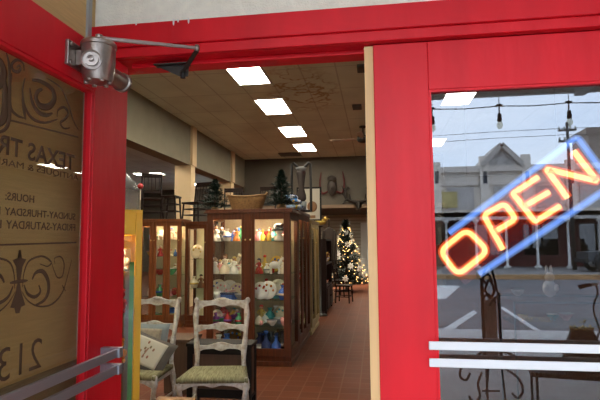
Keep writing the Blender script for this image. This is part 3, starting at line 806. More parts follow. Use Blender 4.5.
def orn(kind, c1, c2, h, loc, label, group, rz=0):
    A, B = cer(CN[c1]), cer(CN[c2])
    if kind == 'vase':
        t = thing('vase', label, 'vase', loc, rz, group)
        MB().lathe([(.22 * h, 0), (.24 * h, .02 * h), (.36 * h, .35 * h), (.30 * h, .6 * h), (.12 * h, .78 * h), (.12 * h, .88 * h), (.2 * h, h), (.16 * h, .99 * h)]).build('body', A, t)
        MB().lathe([(.365 * h, .30 * h), (.368 * h, .36 * h), (.35 * h, .45 * h)]).build('painted_band', B, t)
    elif kind == 'bottle':
        t = thing('bottle', label, 'bottle', loc, rz, group)
        MB().lathe([(.2 * h, 0), (.22 * h, .05 * h), (.22 * h, .45 * h), (.08 * h, .62 * h), (.07 * h, .82 * h), (.10 * h, .84 * h)]).build('body', A, t)
        MB().lathe([(.05 * h, .82 * h), (.09 * h, .88 * h), (.11 * h, .94 * h), (.02 * h, h)], seg=10).build('stopper', B, t)
    elif kind == 'doll':
        t = thing('porcelain_doll', label, 'doll', loc, rz, group)
        MB().lathe([(.30 * h, 0), (.31 * h, .03 * h), (.22 * h, .3 * h), (.09 * h, .5 * h), (.13 * h, .62 * h), (.13 * h, .70 * h), (.05 * h, .76 * h)]).tube([(-.13 * h, 0, .68 * h), (-.22 * h, -.05 * h, .55 * h), (-.12 * h, -.16 * h, .48 * h)], [.05 * h, .045 * h, .035 * h], 7).tube([(.13 * h, 0, .68 * h), (.22 * h, -.05 * h, .55 * h), (.12 * h, -.16 * h, .48 * h)], [.05 * h, .045 * h, .035 * h], 7).build('gown', A, t)
        MB().ball((0, 0, .86 * h), .115 * h).lathe([(.04 * h, .74 * h), (.04 * h, .8 * h)]).build('head', cer(CN['skin']), t)
        MB().ball((0, .02 * h, .895 * h), .13 * h, sc=(1, 1, .85)).ball((0, .07 * h, .8 * h), .1 * h).build('hair', B, t)
    elif kind == 'animal':
        t = thing('animal_figurine', label, 'figurine', loc, rz, group)
        m_ = MB().ball((0, 0, .5 * h), .24 * h, sc=(1.5, .8, .9))
        for x in (-.22, .22):
            for y in (-.09, .09): m_.tube([(x * h, y * h, .45 * h), (x * 1.1 * h, y * h, .2 * h), (x * h, y * h, 0)], [.09 * h, .06 * h, .07 * h], 7)
        m_.tube([(.26 * h, 0, .58 * h), (.40 * h, 0, .8 * h)], [.15 * h, .1 * h], 8).ball((.46 * h, 0, .85 * h), .12 * h, sc=(1.5, .85, .85))
        m_.build('body', A, t)
        MB().ball((.38 * h, .06 * h, .96 * h), .04 * h, sc=(1, 1, 1.6)).ball((.38 * h, -.06 * h, .96 * h), .04 * h, sc=(1, 1, 1.6)).tube([(-.33 * h, 0, .58 * h), (-.45 * h, 0, .5 * h), (-.48 * h, 0, .3 * h)], .03 * h, 6).build('ears_and_tail', B, t)
    elif kind == 'plate':
        t = thing('plate', label, 'plate', loc, rz, group)
        M_ = Matrix.Rotation(math.radians(78), 3, 'X')
        MB().lathe([(.25 * h, 0), (.5 * h, .07 * h), (.5 * h, .09 * h), (.25 * h, .03 * h)], (0, .0, .5 * h), 20, M_).build('dish', A, t)
        fl = MB()
        for k in range(7):
            aa = k * .9; fl.ball((.3 * h * math.cos(aa), -.03 * h - .06 * math.sin(aa) * h, .5 * h + .3 * h * math.sin(aa)), .07 * h, 7, 5)
        fl.build('painted_flowers', B, t)
        MB().box(-.2 * h, .2 * h, -.12 * h, .25 * h, 0, .05 * h).bar((0, .2 * h, .03 * h), (0, .12 * h, .55 * h), .04 * h, .04 * h).build('plate_stand', cer(CN['brown']), t)
    elif kind == 'bowl':
        t = thing('bowl', label, 'bowl', loc, rz, group)
        MB().lathe([(.35 * h, 0), (.35 * h, .08 * h), (.75 * h, .5 * h), (.95 * h, h), (.88 * h, .98 * h), (.6 * h, .5 * h), (.02 * h, .25 * h)]).build('body', A, t)
        MB().lathe([(.955 * h, .92 * h), (.97 * h, h), (.9 * h, 1.02 * h)]).build('rim', B, t)
    elif kind == 'cup':
        t = thing('teacup', label, 'cup', loc, rz, group)
        MB().lathe([(.3 * h, 0), (.3 * h, .06 * h), (.5 * h, .4 * h), (.58 * h, h), (.53 * h, .98 * h), (.02, .3 * h)]).build('body', A, t)
        MB().tube([(.53 * h, 0, .85 * h), (.85 * h, 0, .8 * h), (.85 * h, 0, .4 * h), (.48 * h, 0, .35 * h)], .06 * h, 6).build('handle', B, t)
    elif kind == 'box':
        t = thing('trinket_box', label, 'box', loc, rz, group)
        MB().box(-1.1 * h, 1.1 * h, -.7 * h, .7 * h, 0, .7 * h).build('body', A, t, bevel=.006)
        MB().box(-1.13 * h, 1.13 * h, -.73 * h, .73 * h, .7 * h, h).build('lid', B, t, bevel=.006)
    elif kind == 'shell':
        t = thing('seashell', label, 'seashell', loc, rz, group)
        m_ = MB()
        m_.lathe([(.02 * h, 0), (.5 * h, .12 * h), (.62 * h, .35 * h), (.45 * h, .5 * h), (.48 * h, .55 * h), (.28 * h, .72 * h), (.3 * h, .76 * h), (.1 * h, .92 * h), (.01 * h, h)], (0, 0, 0), 12)
        m_.build('whorl', A, t); MB().ball((.4 * h, -.35 * h, .3 * h), .26 * h, sc=(1, .5, 1)).build('lip', B, t)
    elif kind == 'hat':
        t = thing('hatted_bust', label, 'figurine', loc, rz, group)
        MB().lathe([(.3 * h, 0), (.34 * h, .1 * h), (.14 * h, .35 * h), (.2 * h, .5 * h), (.18 * h, .65 * h)]).build('bust', A, t)
        MB().lathe([(.42 * h, .56 * h), (.48 * h, .6 * h), (.4 * h, .68 * h), (.36 * h, .9 * h), (.2 * h, h), (.01, h)]).build('hat', B, t)
    elif kind == 'book':
        t = thing('box', label, 'box', loc, rz, group)
    return t


ORD = ['leftmost', 'second from left', 'third from left', 'fourth from left', 'fifth from left', 'sixth from left', 'seventh from left', 'eighth from left']
NOUN = {'vase': 'vase', 'bottle': 'bottle', 'doll': 'doll', 'animal': 'animal figurine', 'plate': 'plate', 'bowl': 'bowl', 'cup': 'teacup', 'box': 'box', 'shell': 'seashell', 'hat': 'hatted bust'}


def shelf_row(z, items, where, group, y, spread=.0):
    """items: (kind, c1, c2, px, height in px) at depth y"""
    items = sorted(items, key=lambda i: i[3])
    for k, (kind, c1, c2, px, hp) in enumerate(items):
        yy = y + (.075 if k % 2 else -.075) * (1 if spread > 0 else 0)
        p = hit(px, 280, 1, yy); h = hp / 500 * (yy + 2.1) * .98
        if kind in ('bowl', 'box'): pass
        cc = c1 if c1 == c2 else '%s and %s' % (c1, c2)
        orn(kind, c1, c2, h, (p.x, yy, z + .002), '%s %s, %s, %s' % (cc, NOUN[kind], ORD[k], where), group, RND.uniform(-.5, .5))


yq = FY + .20
LB = 'behind the left door of the large cabinet'; RB = 'behind the right door of the large cabinet'
shelf_row(SZ[0], [('doll', 'white', 'black', 216, 17), ('doll', 'black', 'white', 221.5, 15), ('vase', 'white', 'blue', 227, 13), ('animal', 'blue', 'white', 231, 11), ('doll', 'orange', 'brown', 236.5, 14), ('bottle', 'green', 'gold', 241, 16)], 'top shelf, left door of large cabinet', 'ornaments on the top shelf, left door', yq, .07)
shelf_row(SZ[1], [('doll', 'white', 'brown', 215, 17), ('doll', 'pink', 'gold', 220, 14), ('doll', 'cream', 'brown', 225, 21), ('animal', 'white', 'pink', 229.5, 13), ('doll', 'white', 'gold', 234, 18), ('bowl', 'pink', 'white', 239, 7), ('doll', 'cream', 'pink', 242, 14)], 'second shelf, left door of large cabinet', 'ornaments on the second shelf, left door', yq, .12)
shelf_row(SZ[2], [('box', 'blue', 'navy', 229, 7), ('cup', 'white', 'pink', 217, 8), ('bowl', 'grey', 'white', 239.5, 6)], 'third shelf, left door of large cabinet', 'ornaments on the third shelf, left door', yq - .08, 0)
shelf_row(SZ[2], [('plate', 'white', 'pink', 222, 16), ('bowl', 'white', 'pink', 230, 7), ('plate', 'cream', 'purple', 237, 15)], 'back of third shelf, left door, large cabinet', 'ornaments on the third shelf, left door', yq + .14, 0)
shelf_row(SZ[3], [('vase', 'purple', 'green', 216, 12), ('bowl', 'green', 'purple', 222, 6), ('vase', 'red', 'purple', 228, 13), ('animal', 'purple', 'pink', 233, 12), ('vase', 'green', 'red', 239, 12)], 'fourth shelf, left door of large cabinet', 'ornaments on the fourth shelf, left door', yq, .08)
shelf_row(BASE, [('vase', 'white', 'blue', 219, 18), ('vase', 'blue', 'white', 227, 17), ('cup', 'yellow', 'white', 233, 9), ('bottle', 'brown', 'gold', 240, 18)], 'bottom shelf, left door of large cabinet', 'ornaments on the bottom shelf, left door', yq, .08)
shelf_row(SZ[0], [('bottle', 'pink', 'white', 257, 12), ('bottle', 'yellow', 'gold', 263, 12), ('bottle', 'yellow', 'white', 269, 12), ('vase', 'teal', 'white', 274, 11), ('hat', 'white', 'black', 279.5, 18), ('animal', 'white', 'pink', 284.5, 10)], 'top shelf, right door of large cabinet', 'ornaments on the top shelf, right door', yq, .05)
shelf_row(SZ[1], [('doll', 'red', 'navy', 259, 16), ('vase', 'white', 'grey', 267, 10), ('animal', 'white', 'cream', 275, 18), ('bowl', 'pink', 'cream', 282, 5), ('doll', 'cream', 'white', 284, 16)], 'second shelf, right door of large cabinet', 'ornaments on the second shelf, right door', yq, .06)
shelf_row(SZ[2], [('plate', 'white', 'red', 261, 18), ('plate', 'white', 'orange', 268.5, 19), ('vase', 'white', 'pink', 264.5, 10), ('box', 'teal', 'white', 277, 5), ('vase', 'blue', 'cream', 283, 15)], 'third shelf, right door of large cabinet', 'ornaments on the third shelf, right door', yq, .08)
shelf_row(SZ[3], [('shell', 'cream', 'pink', 259, 10), ('shell', 'white', 'cream', 265, 9), ('bowl', 'white', 'grey', 272, 6), ('bowl', 'grey', 'white', 279, 6), ('cup', 'pink', 'white', 284.5, 8)], 'fourth shelf, right door of large cabinet', 'ornaments on the fourth shelf, right door', yq, .05)
shelf_row(BASE, [('vase', 'navy', 'white', 260, 19), ('cup', 'white', 'cream', 257.5, 8), ('bottle', 'navy', 'blue', 266, 24), ('vase', 'black', 'navy', 271, 20), ('bottle', 'blue', 'navy', 276, 22), ('vase', 'black', 'brown', 282, 22)], 'bottom shelf, right door of large cabinet', 'ornaments on the bottom shelf, right door', yq, .05)
for z, nm in ((SZ[0], 'top'), (SZ[1], 'second'), (SZ[2], 'third'), (SZ[3], 'fourth'), (BASE, 'bottom')):
    for dn, lo_, hi_ in (('left', 216, 241), ('right', 258, 285)):
        its = []
        for k in range(5):
            kd = RND.choice(['doll', 'vase', 'bottle', 'animal', 'cup', 'plate', 'doll'])
            pal = ['white', 'cream', 'pink', 'white', 'blue', 'gold', 'cream', 'red', 'teal'] if nm != 'bottom' else ['navy', 'black', 'brown', 'blue', 'green']
            its.append((kd, RND.choice(pal), RND.choice(pal), lo_ + (hi_ - lo_) * (k + RND.uniform(.2, .8)) / 5, RND.uniform(11, 19) if kd != 'cup' else 8))
        shelf_row(z, its, 'rear row, %s shelf, %s door' % (nm, dn), 'rear-row ornaments in the large cabinet', FY + .46, .03)
# orange cabinet at left
KS = ['doll', 'vase', 'bowl', 'animal', 'cup', 'plate', 'bottle']; CS = ['white', 'cream', 'pink', 'blue', 'red', 'green', 'gold', 'white', 'brown', 'white']
for si, (z, nm) in enumerate(((1.62, 'top'), (1.3, 'second'), (.95, 'third'), (.55, 'fourth'), (.125, 'bottom'))):
    its = []
    for px in (151, 155, 160, 164, 171, 175):
        kd = RND.choice(KS); its.append((kd, RND.choice(CS), RND.choice(CS), px, RND.uniform(7, 13) * (.55 if kd == 'bowl' else 1)))
    shelf_row(z, its, '%s shelf of orange cabinet' % nm, 'ornaments in the orange cabinet', AY + .26, .05)
shelf_row(1.25, [('plate', 'cream', 'gold', 197, 15)], 'upper shelf of narrow cream-lined cabinet', 'ornaments in the narrow cabinet', AY + .28)
shelf_row(.7, [('vase', 'cream', 'gold', 194, 12), ('doll', 'brown', 'black', 201, 14)], 'lower shelf of narrow cream-lined cabinet', 'ornaments in the narrow cabinet', AY + .28)
# aisle cabinet
for z, nm in ((1.65, 'top'), (1.3, 'second'), (.95, 'third')):
    for k in range(4):
        y = c2y0 + .22 + k * .27; kd = RND.choice(['vase', 'doll', 'bottle', 'cup']); a1, a2 = RND.choice(CS), RND.choice(['gold', 'red', 'white'])
        orn(kd, a1, a2, RND.uniform(.12, .22) * (.5 if kd == 'cup' else 1), (-1.25 - RND.uniform(0, .12), y, z + .002), '%s and %s %s, %s, %s shelf of aisle cabinet' % (a1, a2, NOUN[kd], ['nearest', 'second from the front', 'third from the front', 'farthest'][k], nm), 'ornaments in the aisle cabinet', RND.uniform(0, 6))

# ------------------------------------------------------------------ on top of the large cabinet
def needle_tree(name, label, loc, h, r, m, pot, n=900, ph=.1, seed=1, NS=1.0):
    R = random.Random(seed)
    t = thing(name, label, 'tree', loc)
    f = MB()
    zb = ph * .9
    MB().lathe([(.02 * h + .004, ph * .5), (.008 * h, h * .9)], seg=7).build('trunk', BROWNWOOD, t)
    for i in range(n):
        u = R.random() ** 1.35; z = zb + (h - zb) * u; rr = r * (1 - u) ** .85 * (.75 + .25 * math.sin(u * 34)) * R.uniform(.35, 1.05) + .004 * h
        a_ = R.uniform(0, 2 * PI); c = Vector((rr * math.cos(a_), rr * math.sin(a_), z))
        d = Vector((math.cos(a_), math.sin(a_), R.uniform(-.1, .75))).normalized(); s_ = Vector((-math.sin(a_), math.cos(a_), R.uniform(-.4, .4))).normalized()
        l = h * R.uniform(.05, .10) * NS; wd = h * .016 * NS
        f.add([c - s_ * wd, c + s_ * wd, c + d * l], [(0, 1, 2)])
        f.add([c, c + d * l * .3 + s_ * l * .7, c + s_ * wd * 2 + d * wd], [(0, 1, 2)]); f.add([c, c + d * l * .3 - s_ * l * .7, c - s_ * wd * 2 + d * wd], [(0, 1, 2)])
    f.build('foliage', m, t)
    if pot: MB().lathe([(.075 * h, 0), (.12 * h, .05 * h), (.12 * h, ph * .8), (.08 * h, ph), (.09 * h, ph * 1.1)], seg=14).build('burlap_pot', BURLAP, t)
    return t


def topy(px, y): return hit(px, 208, 1, y)
ty = FY + .42
p = topy(215, ty)
needle_tree('small_pine_tree', 'small dark pine tree in a burlap base, left of the basket on the large cabinet', (p.x, ty, CH), 32 / 500 * (ty + 2.1) * 1.05, 22 / 500 * (ty + 2.1), PINE, True, 3200, .06, 3)
p = topy(281.5, ty)
needle_tree('small_pine_tree', 'small dark pine tree in a burlap base, right of the basket on the large cabinet', (p.x, ty, CH), 39 / 500 * (ty + 2.1) * 1.05, 19 / 500 * (ty + 2.1), PINE, True, 3200, .085, 4)
p = topy(247, ty - .17)
S_ = (ty + 2.1) / 500
bk_ = thing('basket', 'wide brown wicker basket between the two small trees on the large cabinet', 'basket', (p.x, ty - .17, CH))
MB().lathe([(15 * S_, 0), (15.5 * S_, .01), (18 * S_, .12), (20 * S_, .185), (19 * S_, .185), (17 * S_, .11), (14 * S_, .02), (.01, .015)], seg=26, sy=.62).build('bowl', WICKER, bk_)
MB().tube([(20 * S_ * math.cos(a_), 12.4 * S_ * math.sin(a_), .19 + .015 * math.cos(2 * a_)) for a_ in [2 * PI * k / 26 for k in range(26)]], .012, 8, True).build('rim', WICKER, bk_)
for s_ in (-1, 1): MB().tube([(s_ * 19.5 * S_, -.05, .19), (s_ * 20.5 * S_, -.03, .235), (s_ * 20.5 * S_, .03, .235), (s_ * 19.5 * S_, .05, .19)], .009, 7).build('handle', WICKER, bk_)
# folded patterned quilt
def stripes(name, cols, scale, direction='X'):
    m = bpy.data.materials.new(name); m.use_nodes = True; nt = m.node_tree; b = nt.nodes['Principled BSDF']; b.inputs['Roughness'].default_value = .9
    tc = nt.nodes.new('ShaderNodeTexCoord'); n = nt.nodes.new('ShaderNodeTexVoronoi'); n.inputs['Scale'].default_value = scale
    nt.links.new(tc.outputs['Object'], n.inputs['Vector']); r = nt.nodes.new('ShaderNodeValToRGB'); r.color_ramp.interpolation = 'CONSTANT'
    sp = nt.nodes.new('ShaderNodeSeparateColor'); nt.links.new(n.outputs['Color'], sp.inputs[0]); nt.links.new(sp.outputs[0], r.inputs['Fac'])
    els = r.color_ramp.elements
    for i, c in enumerate(cols):
        if i < 2: els[i].position = i / len(cols); els[i].color = (*c, 1)
        else: e = els.new(i / len(cols)); e.color = (*c, 1)
    nt.links.new(r.outputs['Color'], b.inputs['Base Color']); return m


QUILT = stripes('patchwork', [(.60, .62, .66), (.05, .22, .55), (.02, .05, .16), (.65, .45, .08), (.30, .45, .62)], 24)
qy = 5.2; qa, qb = hit(285, 205, 1, qy).x, hit(305, 205, 1, qy).x; QX = min((qa + qb) / 2, -1.2)
q = thing('folded_quilt', 'blue, white and yellow patterned cloth bundled on the aisle cabinet, right of the small tree', 'cloth', (QX, qy, 2.02))
qw = (qb - qa) / 2 + .005
for k, (z, s_, dx) in enumerate(((.05, 1.0, 0), (.125, .92, -.01), (.19, .7, -.03))):
    MB().ball((dx, 0, z), qw * s_, 18, 10, (1, .72, .053 / qw / s_)).build('fold', QUILT, q)

# black frame sculpture and picture on the aisle cabinets
fy = 5.55
fa, fb = hit(292, 200, 1, fy).x, hit(311, 200, 1, fy).x
fr = thing('framed_torso', 'tall black metal frame holding an hourglass-shaped brown form, standing on the aisle cabinet', 'sculpture', ((fa + fb) / 2, fy, 2.02))
W2 = (fb - fa) / 2; HH = hit(300, 163, 1, fy).z - 2.02
MB().tube([(-W2, 0, .01), (-W2, 0, HH - .02), (-W2 * .8, 0, HH), (-W2 * .3, 0, HH - .07), (W2 * .3, 0, HH - .07), (W2 * .8, 0, HH), (W2, 0, HH - .02), (W2, 0, .01)], .021, 8).tube([(-W2, 0, .02), (W2, 0, .02)], .012, 8).box(-W2, W2, -.09, .09, 0, .02).build('frame', IRON, fr)
MB().lathe([(.30 * W2, .16), (.52 * W2, .2), (.50 * W2, .26), (.28 * W2, .37), (.45 * W2, HH - .22), (.55 * W2, HH - .16), (.42 * W2, HH - .12)], seg=16, sy=.6).build('torso', mat('torso_brown', (.035, .022, .018), .6), fr)
MB().lathe([(.55 * W2, .16), (.5 * W2, .02)], seg=16, sy=.6).build('grey_base', mat('torso_grey', (.22, .23, .23), .5), fr)
MB().lathe([(.42 * W2, HH - .12), (.6 * W2, HH - .075), (.3 * W2, HH - .06)], seg=16, sy=.6).build('grey_trim', mat('torso_grey', (.22, .23, .23), .5), fr)
pyy = 6.75
pa, pb_ = hit(310, 200, 1, pyy), hit(321.5, 200, 1, pyy)
zt, zb = hit(315, 187, 1, pyy).z, 1.93
pf = thing('picture_frame', 'black framed picture with pale ground propped on the third cabinet beside the black metal frame', 'picture', ((pa.x + pb_.x) / 2 - .12, pyy, zb))
pw = (pb_.x - pa.x) / 2 + .12; phh = zt - zb
MB().box(-pw, pw, -.015, .015, 0, .03).box(-pw, pw, -.015, .015, phh - .03, phh).box(-pw, -pw + .03, -.015, .015, .03, phh - .03).box(pw - .03, pw, -.015, .015, .03, phh - .03).build('frame', BLACKWOOD, pf)
MB().box(-pw + .03, pw - .03, -.006, .01, .03, phh - .03).build('print', mat('pale_print', (.50, .46, .38), .7), pf)
MB().ball((pw * .25, -.008, phh * .42), .09, sc=(1, .05, 1.1)).box(-pw * .0, pw * .5, -.012, -.006, .05, .1).build('painted_shape', mat('print_brown', (.22, .11, .05), .7), pf)
MB().bar((0, .015, phh * .8), (0, .10, 0), .03, .012).build('strut', BLACKWOOD, pf)

# ------------------------------------------------------------------ dark chairs and stools stacked on the cabinets
def spindle_chair(label, loc, rz, seat=.45, back=.98, w=.42, group='dark chairs on top of the cabinets', stool=False):
    t = thing('bar_stool' if stool else 'wooden_chair', label, 'stool' if stool else 'chair', loc, rz, group)
    d = .40
    MB().box(-w / 2, w / 2, -d / 2, d / 2, seat - .035, seat).build('seat', DARKWOOD, t, bevel=.01)
    for x in (-1, 1):
        MB().tube([(x * (w / 2 - .01), -d / 2 + .02, 0), (x * (w / 2 - .03), -d / 2 + .04, seat - .03)], .018, 7).build('leg', DARKWOOD, t)
        MB().tube([(x * (w / 2 - .01), d / 2 - .02, 0), (x * (w / 2 - .03), d / 2 - .04, seat - .03)], .018, 7).build('leg', DARKWOOD, t)
    s_ = MB()
    for z in (seat * .35, seat * .65):
        for y in (-d / 2 + .03, d / 2 - .03): s_.tube([(-w / 2 + .015, y, z), (w / 2 - .015, y, z)], .011, 6)
        for x in (-1, 1): s_.tube([(x * (w / 2 - .018), -d / 2 + .03, z), (x * (w / 2 - .018), d / 2 - .03, z)], .011, 6)
    s_.build('stretcher', DARKWOOD, t)
    if not stool:
        for x in (-1, 1): MB().tube([(x * (w / 2 - .03), d / 2 - .03, seat - .03), (x * (w / 2 - .02), d / 2 + .05, back)], .017, 7).build('back_post', DARKWOOD, t)
        MB().box(-w / 2 + .01, w / 2 - .01, d / 2 + .03, d / 2 + .055, back - .09, back).build('top_rail', DARKWOOD, t, bevel=.006)
        MB().box(-w / 2 + .01, w / 2 - .01, d / 2 - .01, d / 2 + .015, back - .40, back - .36).build('lower_rail', DARKWOOD, t)
        for k in range(5):
            x = -w * .34 + k * w * .17
            MB().tube([(x, d / 2 + .0, back - .37), (x, d / 2 + .04, back - .08)], .008, 6).build('spindle', DARKWOOD, t)
    return t


def on_cab(px, y): return hit(px, 219, 1, y).x
spindle_chair('dark wooden chair standing on the orange cabinet, against the lit panel of the next room', (on_cab(152, AY + .25), AY + .25, AH), .5, .42, .95)
spindle_chair('square dark backless stool on the right end of the orange cabinet', (on_cab(171, AY + .25), AY + .25, AH), .1, .46, w=.30, stool=True)
spindle_chair('dark spindle-back chair on the narrow cabinet, left of the small tree', (on_cab(196, AY + .26), AY + .26, BH), -.3, .38, .80, w=.40)
# a row of low cupboards behind the large cabinet carries two more chairs
cupb = []
for k, (px, s_) in enumerate(((232, 'behind the basket'), (264, 'behind the right small tree'))):
    x = hit(px, 208, 1, 8.2).x
    spx = spindle_chair('dark spindle-back chair standing on a cupboard %s' % s_, (x, 8.2, 1.78), [.15, -.2][k], .42, .96 if k == 0 else .98)
    cp = thing('cupboard', 'plain dark cupboard %s, carrying a spindle-back chair' % s_, 'cupboard', (x, 8.2, 0), 0, 'cupboards behind the large cabinet')
    MB().box(-.26, .26, -.28, .28, .08, 1.76).build('body', BROWNWOOD, cp)
    MB().box(-.275, .275, -.30, .30, 1.76, 1.78).build('top', BROWNWOOD, cp)
    MB().box(-.26, .26, -.26, .28, 0, .08).build('plinth', BROWNWOOD, cp)
    for s2 in (-1, 1):
        dr = MB().box(s2 * .13 - .12, s2 * .13 + .12, -.295, -.28, .12, 1.72).build('door', BROWNWOOD, cp, bevel=.004)
        MB().ball((s2 * .04, -.31, 1.0), .014).build('knob', DARKMETAL, dr)
p = hit(140.5, 186, 1, AY + .1)
rb = thing('red_finial', 'small red ball on a thin pale post above the yellow case', 'ornament', (p.x, AY + .1, AH))
MB().lathe([(.05, 0), (.012, .012), (.012, p.z - AH - .04)], seg=8).build('post', mat('pale_post', (.5, .42, .3), .6), rb)
MB().ball((0, 0, p.z - AH), .06).build('ball', cer(CN['red']), rb)

# ------------------------------------------------------------------ white ladder-back chairs
def ladder_chair(label, loc, rz):
    t = thing('ladder_back_chair', label, 'chair', loc, rz, 'white ladder-back chairs')
    fw, bw, d, sz, top = .57, .465, .42, .472, 1.045
    yb, yf = d / 2, -d / 2
    def wave(x0, x1, z, hmid, hend, arch, n=16, scallop=.008):
        T, B = [], []
        for i in range(n + 1):
            u = i / n; x = x0 + (x1 - x0) * u; s_ = math.sin(PI * u)
            zt_ = z + arch * s_ + scallop * math.cos(4 * PI * u); hh = hend + (hmid - hend) * s_
            T.append((x, zt_)); B.append((x, zt_ - hh - scallop * math.cos(4 * PI * u) * 2.4 - .004 * math.cos(8 * PI * u)))
        return T, B
    def bend(x0, n=16, y=0): return [y + .028 * math.sin(PI * i / n) for i in range(n + 1)]
    def yback(z): return yb + .02 + max(0, z - sz) * .16 - .02 * math.sin(PI * min(1, max(0, (z - sz) / (top - sz))))
    for x in (-1, 1):
        zs = [0, .15, .30, sz - .02, sz + .10, .72, .88, top - .06, top - .02]
        MB().tube(smooth_path([(x * (bw / 2 - .012 + .012 * math.sin(z * 9)), yback(z) if z > sz else yb + .06 - .09 * z, z) for z in zs], 3),
                  [.023 + .004 * math.sin(i * 1.1) for i in range(3 * (len(zs) - 1) + 1)], 10).ball((x * (bw / 2 + .004), yback(top), top - .024), .024, sc=(1, .8, 1.2)).build('back_post', DISTRESS, t)
        pts_ = [(x * (fw / 2 - .03), yf + .03, 0.0), (x * (fw / 2 - .012), yf + .012, .03), (x * (fw / 2 - .03), yf + .03, .10), (x * (fw / 2 - .036), yf + .035, .22), (x * (fw / 2 - .012), yf + .012, .38), (x * (fw / 2 - .025), yf + .025, sz - .02)]
        MB().tube(smooth_path(pts_, 4), [.018] * 4 + [.016] * 4 + [.017] * 4 + [.022] * 4 + [.030] * 4 + [.022], 10).build('leg', DISTRESS, t)
    for (z, hm, he, ar) in ((top - .035, .062, .055, .026), (.80, .058, .042, .022), (.625, .056, .040, .022)):
        T_, B_ = wave(-bw / 2 + .015, bw / 2 - .015, z, hm, he, ar)
        yy = yback(z) - .012
        MB().strip(T_, B_, bend(0, y=yy), bend(0, y=yy + .018)).build('slat', DISTRESS, t, bevel=.003)
    # crest carving on the top slat
    MB().ball((0, yback(top) + .006, top - .012), .02, sc=(2.2, .7, .8)).build('crest', DISTRESS, t)
    # seat: woven rush, flared to the front
    s_ = MB(); n = 10
    grid = [[None] * (n + 1) for _ in range(n + 1)]
    vs = []
    for j in range(n + 1):
        v = j / n; y = yf - .012 + (d + .01) * v; ww = (fw + (bw - fw) * v) / 2 + .006
        for i in range(n + 1):
            u = i / n * 2 - 1; e = max(abs(u), abs(v * 2 - 1))
            z = sz + .006 - .022 * (e ** 5) - .012 * (1 - max(abs(u), abs(2 * v - 1)))
            vs.append((u * ww, y, z))
    fs = [(j * (n + 1) + i, j * (n + 1) + i + 1, (j + 1) * (n + 1) + i + 1, (j + 1) * (n + 1) + i) for j in range(n) for i in range(n)]
    ne = len(vs); vs += [(x, y, z - .034) for x, y, z in vs]
    fs += [tuple(k + ne for k in reversed(f)) for f in fs]
    rim = [i for i in range(n)] + [i * (n + 1) + n for i in range(n)] + [n * (n + 1) + n - i for i in range(n)] + [(n - i) * (n + 1) for i in range(n)]
    fs += [(rim[k], rim[(k + 1) % len(rim)], rim[(k + 1) % len(rim)] + ne, rim[k] + ne) for k in range(len(rim))]
    s_.add(vs, fs, True); o = s_.build('seat', RUSH, t); o['label'] = 'woven greenish rush seat'
    for (xa_, ya_, xb_, yb_) in ((-fw / 2 + .03, yf + .01, fw / 2 - .03, yf + .01),):
        T_, B_ = wave(xa_, xb_, sz - .034, .04, .065, .0, 20, .007); MB().strip(T_, B_, ya_ - .01, ya_ + .012).build('apron', DISTRESS, t, bevel=.002)
    for x in (-1, 1):
        MB().bar((x * (fw / 2 - .03), yf + .03, sz - .065), (x * (bw / 2 - .01), yb + .015, sz - .065), .02, .05, up=(0, 0, 1)).build('side_apron', DISTRESS, t)
        MB().tube([(x * (fw / 2 - .034), yf + .035, .2), (x * (bw / 2 - .012), yb + .04, .2)], .011, 7).build('stretcher', DISTRESS, t)
    MB().tube([(-fw / 2 + .036, yf + .035, .24), (fw / 2 - .036, yf + .035, .24)], .012, 7).build('stretcher', DISTRESS, t)
    return t


# back posts are 4.4 m or so from the street side camera
pb1 = hit(222, 330, 1, 2.28)
ch1 = ladder_chair('white distressed ladder-back chair with an empty rush seat, in front of the dark chest', (pb1.x + .005, 2.11, 0), math.radians(9))
pb2 = hit(151, 330, 1, 2.38)
ch2 = dup(ch1, (pb2.x - .01, 2.14, 0), math.radians(-4), 'white distressed ladder-back chair holding two cushions, behind the yellow case')

# cushions on the second chair
def cushion(label, loc, rot, w, h, th, m, m2, motif=None, group='cushions on the white chair'):
    t = thing('cushion', label, 'cushion', loc, 0, group); t.rotation_euler = rot
    s_ = MB(); n = 12; vs = []; 
    for sgn in (-1, 1):
        for j in range(n + 1):
            for i in range(n + 1):
                u, v = i / n * 2 - 1, j / n * 2 - 1
                k = (1 - u ** 4) * (1 - v ** 4)
                sh = 1 - .06 * (1 - abs(u)) * abs(v) ** 3
                vs.append((u * w / 2 * (1 - .05 * (1 - v * v) * abs(u)), sgn * th / 2 * k ** .5, (v * sh + 1) * h / 2))
    N = (n + 1) ** 2
    fs = [(o + j * (n + 1) + i, o + j * (n + 1) + i + 1, o + (j + 1) * (n + 1) + i + 1, o + (j + 1) * (n + 1) + i) for o in (0, N) for j in range(n) for i in range(n)]
    s_.add(vs, fs, True); s_.build('cover', m, t)
    vs = []
    for j in range(n + 1):
        for i in range(n + 1):
            u, v = (i / n * 2 - 1) * .72, (j / n * 2 - 1) * .72
            vs.append((u * w / 2, -th / 2 * ((1 - u ** 4) * (1 - v ** 4)) ** .5 - .004, (v + 1) * h / 2))
    fs = [(j * (n + 1) + i, j * (n + 1) + i + 1, (j + 1) * (n + 1) + i + 1, (j + 1) * (n + 1) + i) for j in range(n) for i in range(n)]
    pn = MB().add(vs, fs, True).build('front_panel', m2, t); md = pn.modifiers.new('s', 'SOLIDIFY'); md.thickness = .003
    if motif:
        f = MB()
        for k in range(9):
            aa = k * 2.4; rr = .018 * math.sqrt(k) * 1.6
            f.ball((rr * math.cos(aa) * .8, -th / 2 - .005, h * .5 + rr * math.sin(aa) * 1.2), .010, 7, 5, (1, .3, 1.5))
        f.tube([(0, -th / 2 - .005, h * .35), (.01, -th / 2 - .005, h * .6)], .006, 6)
        f.build('embroidery', motif, t)
    return t


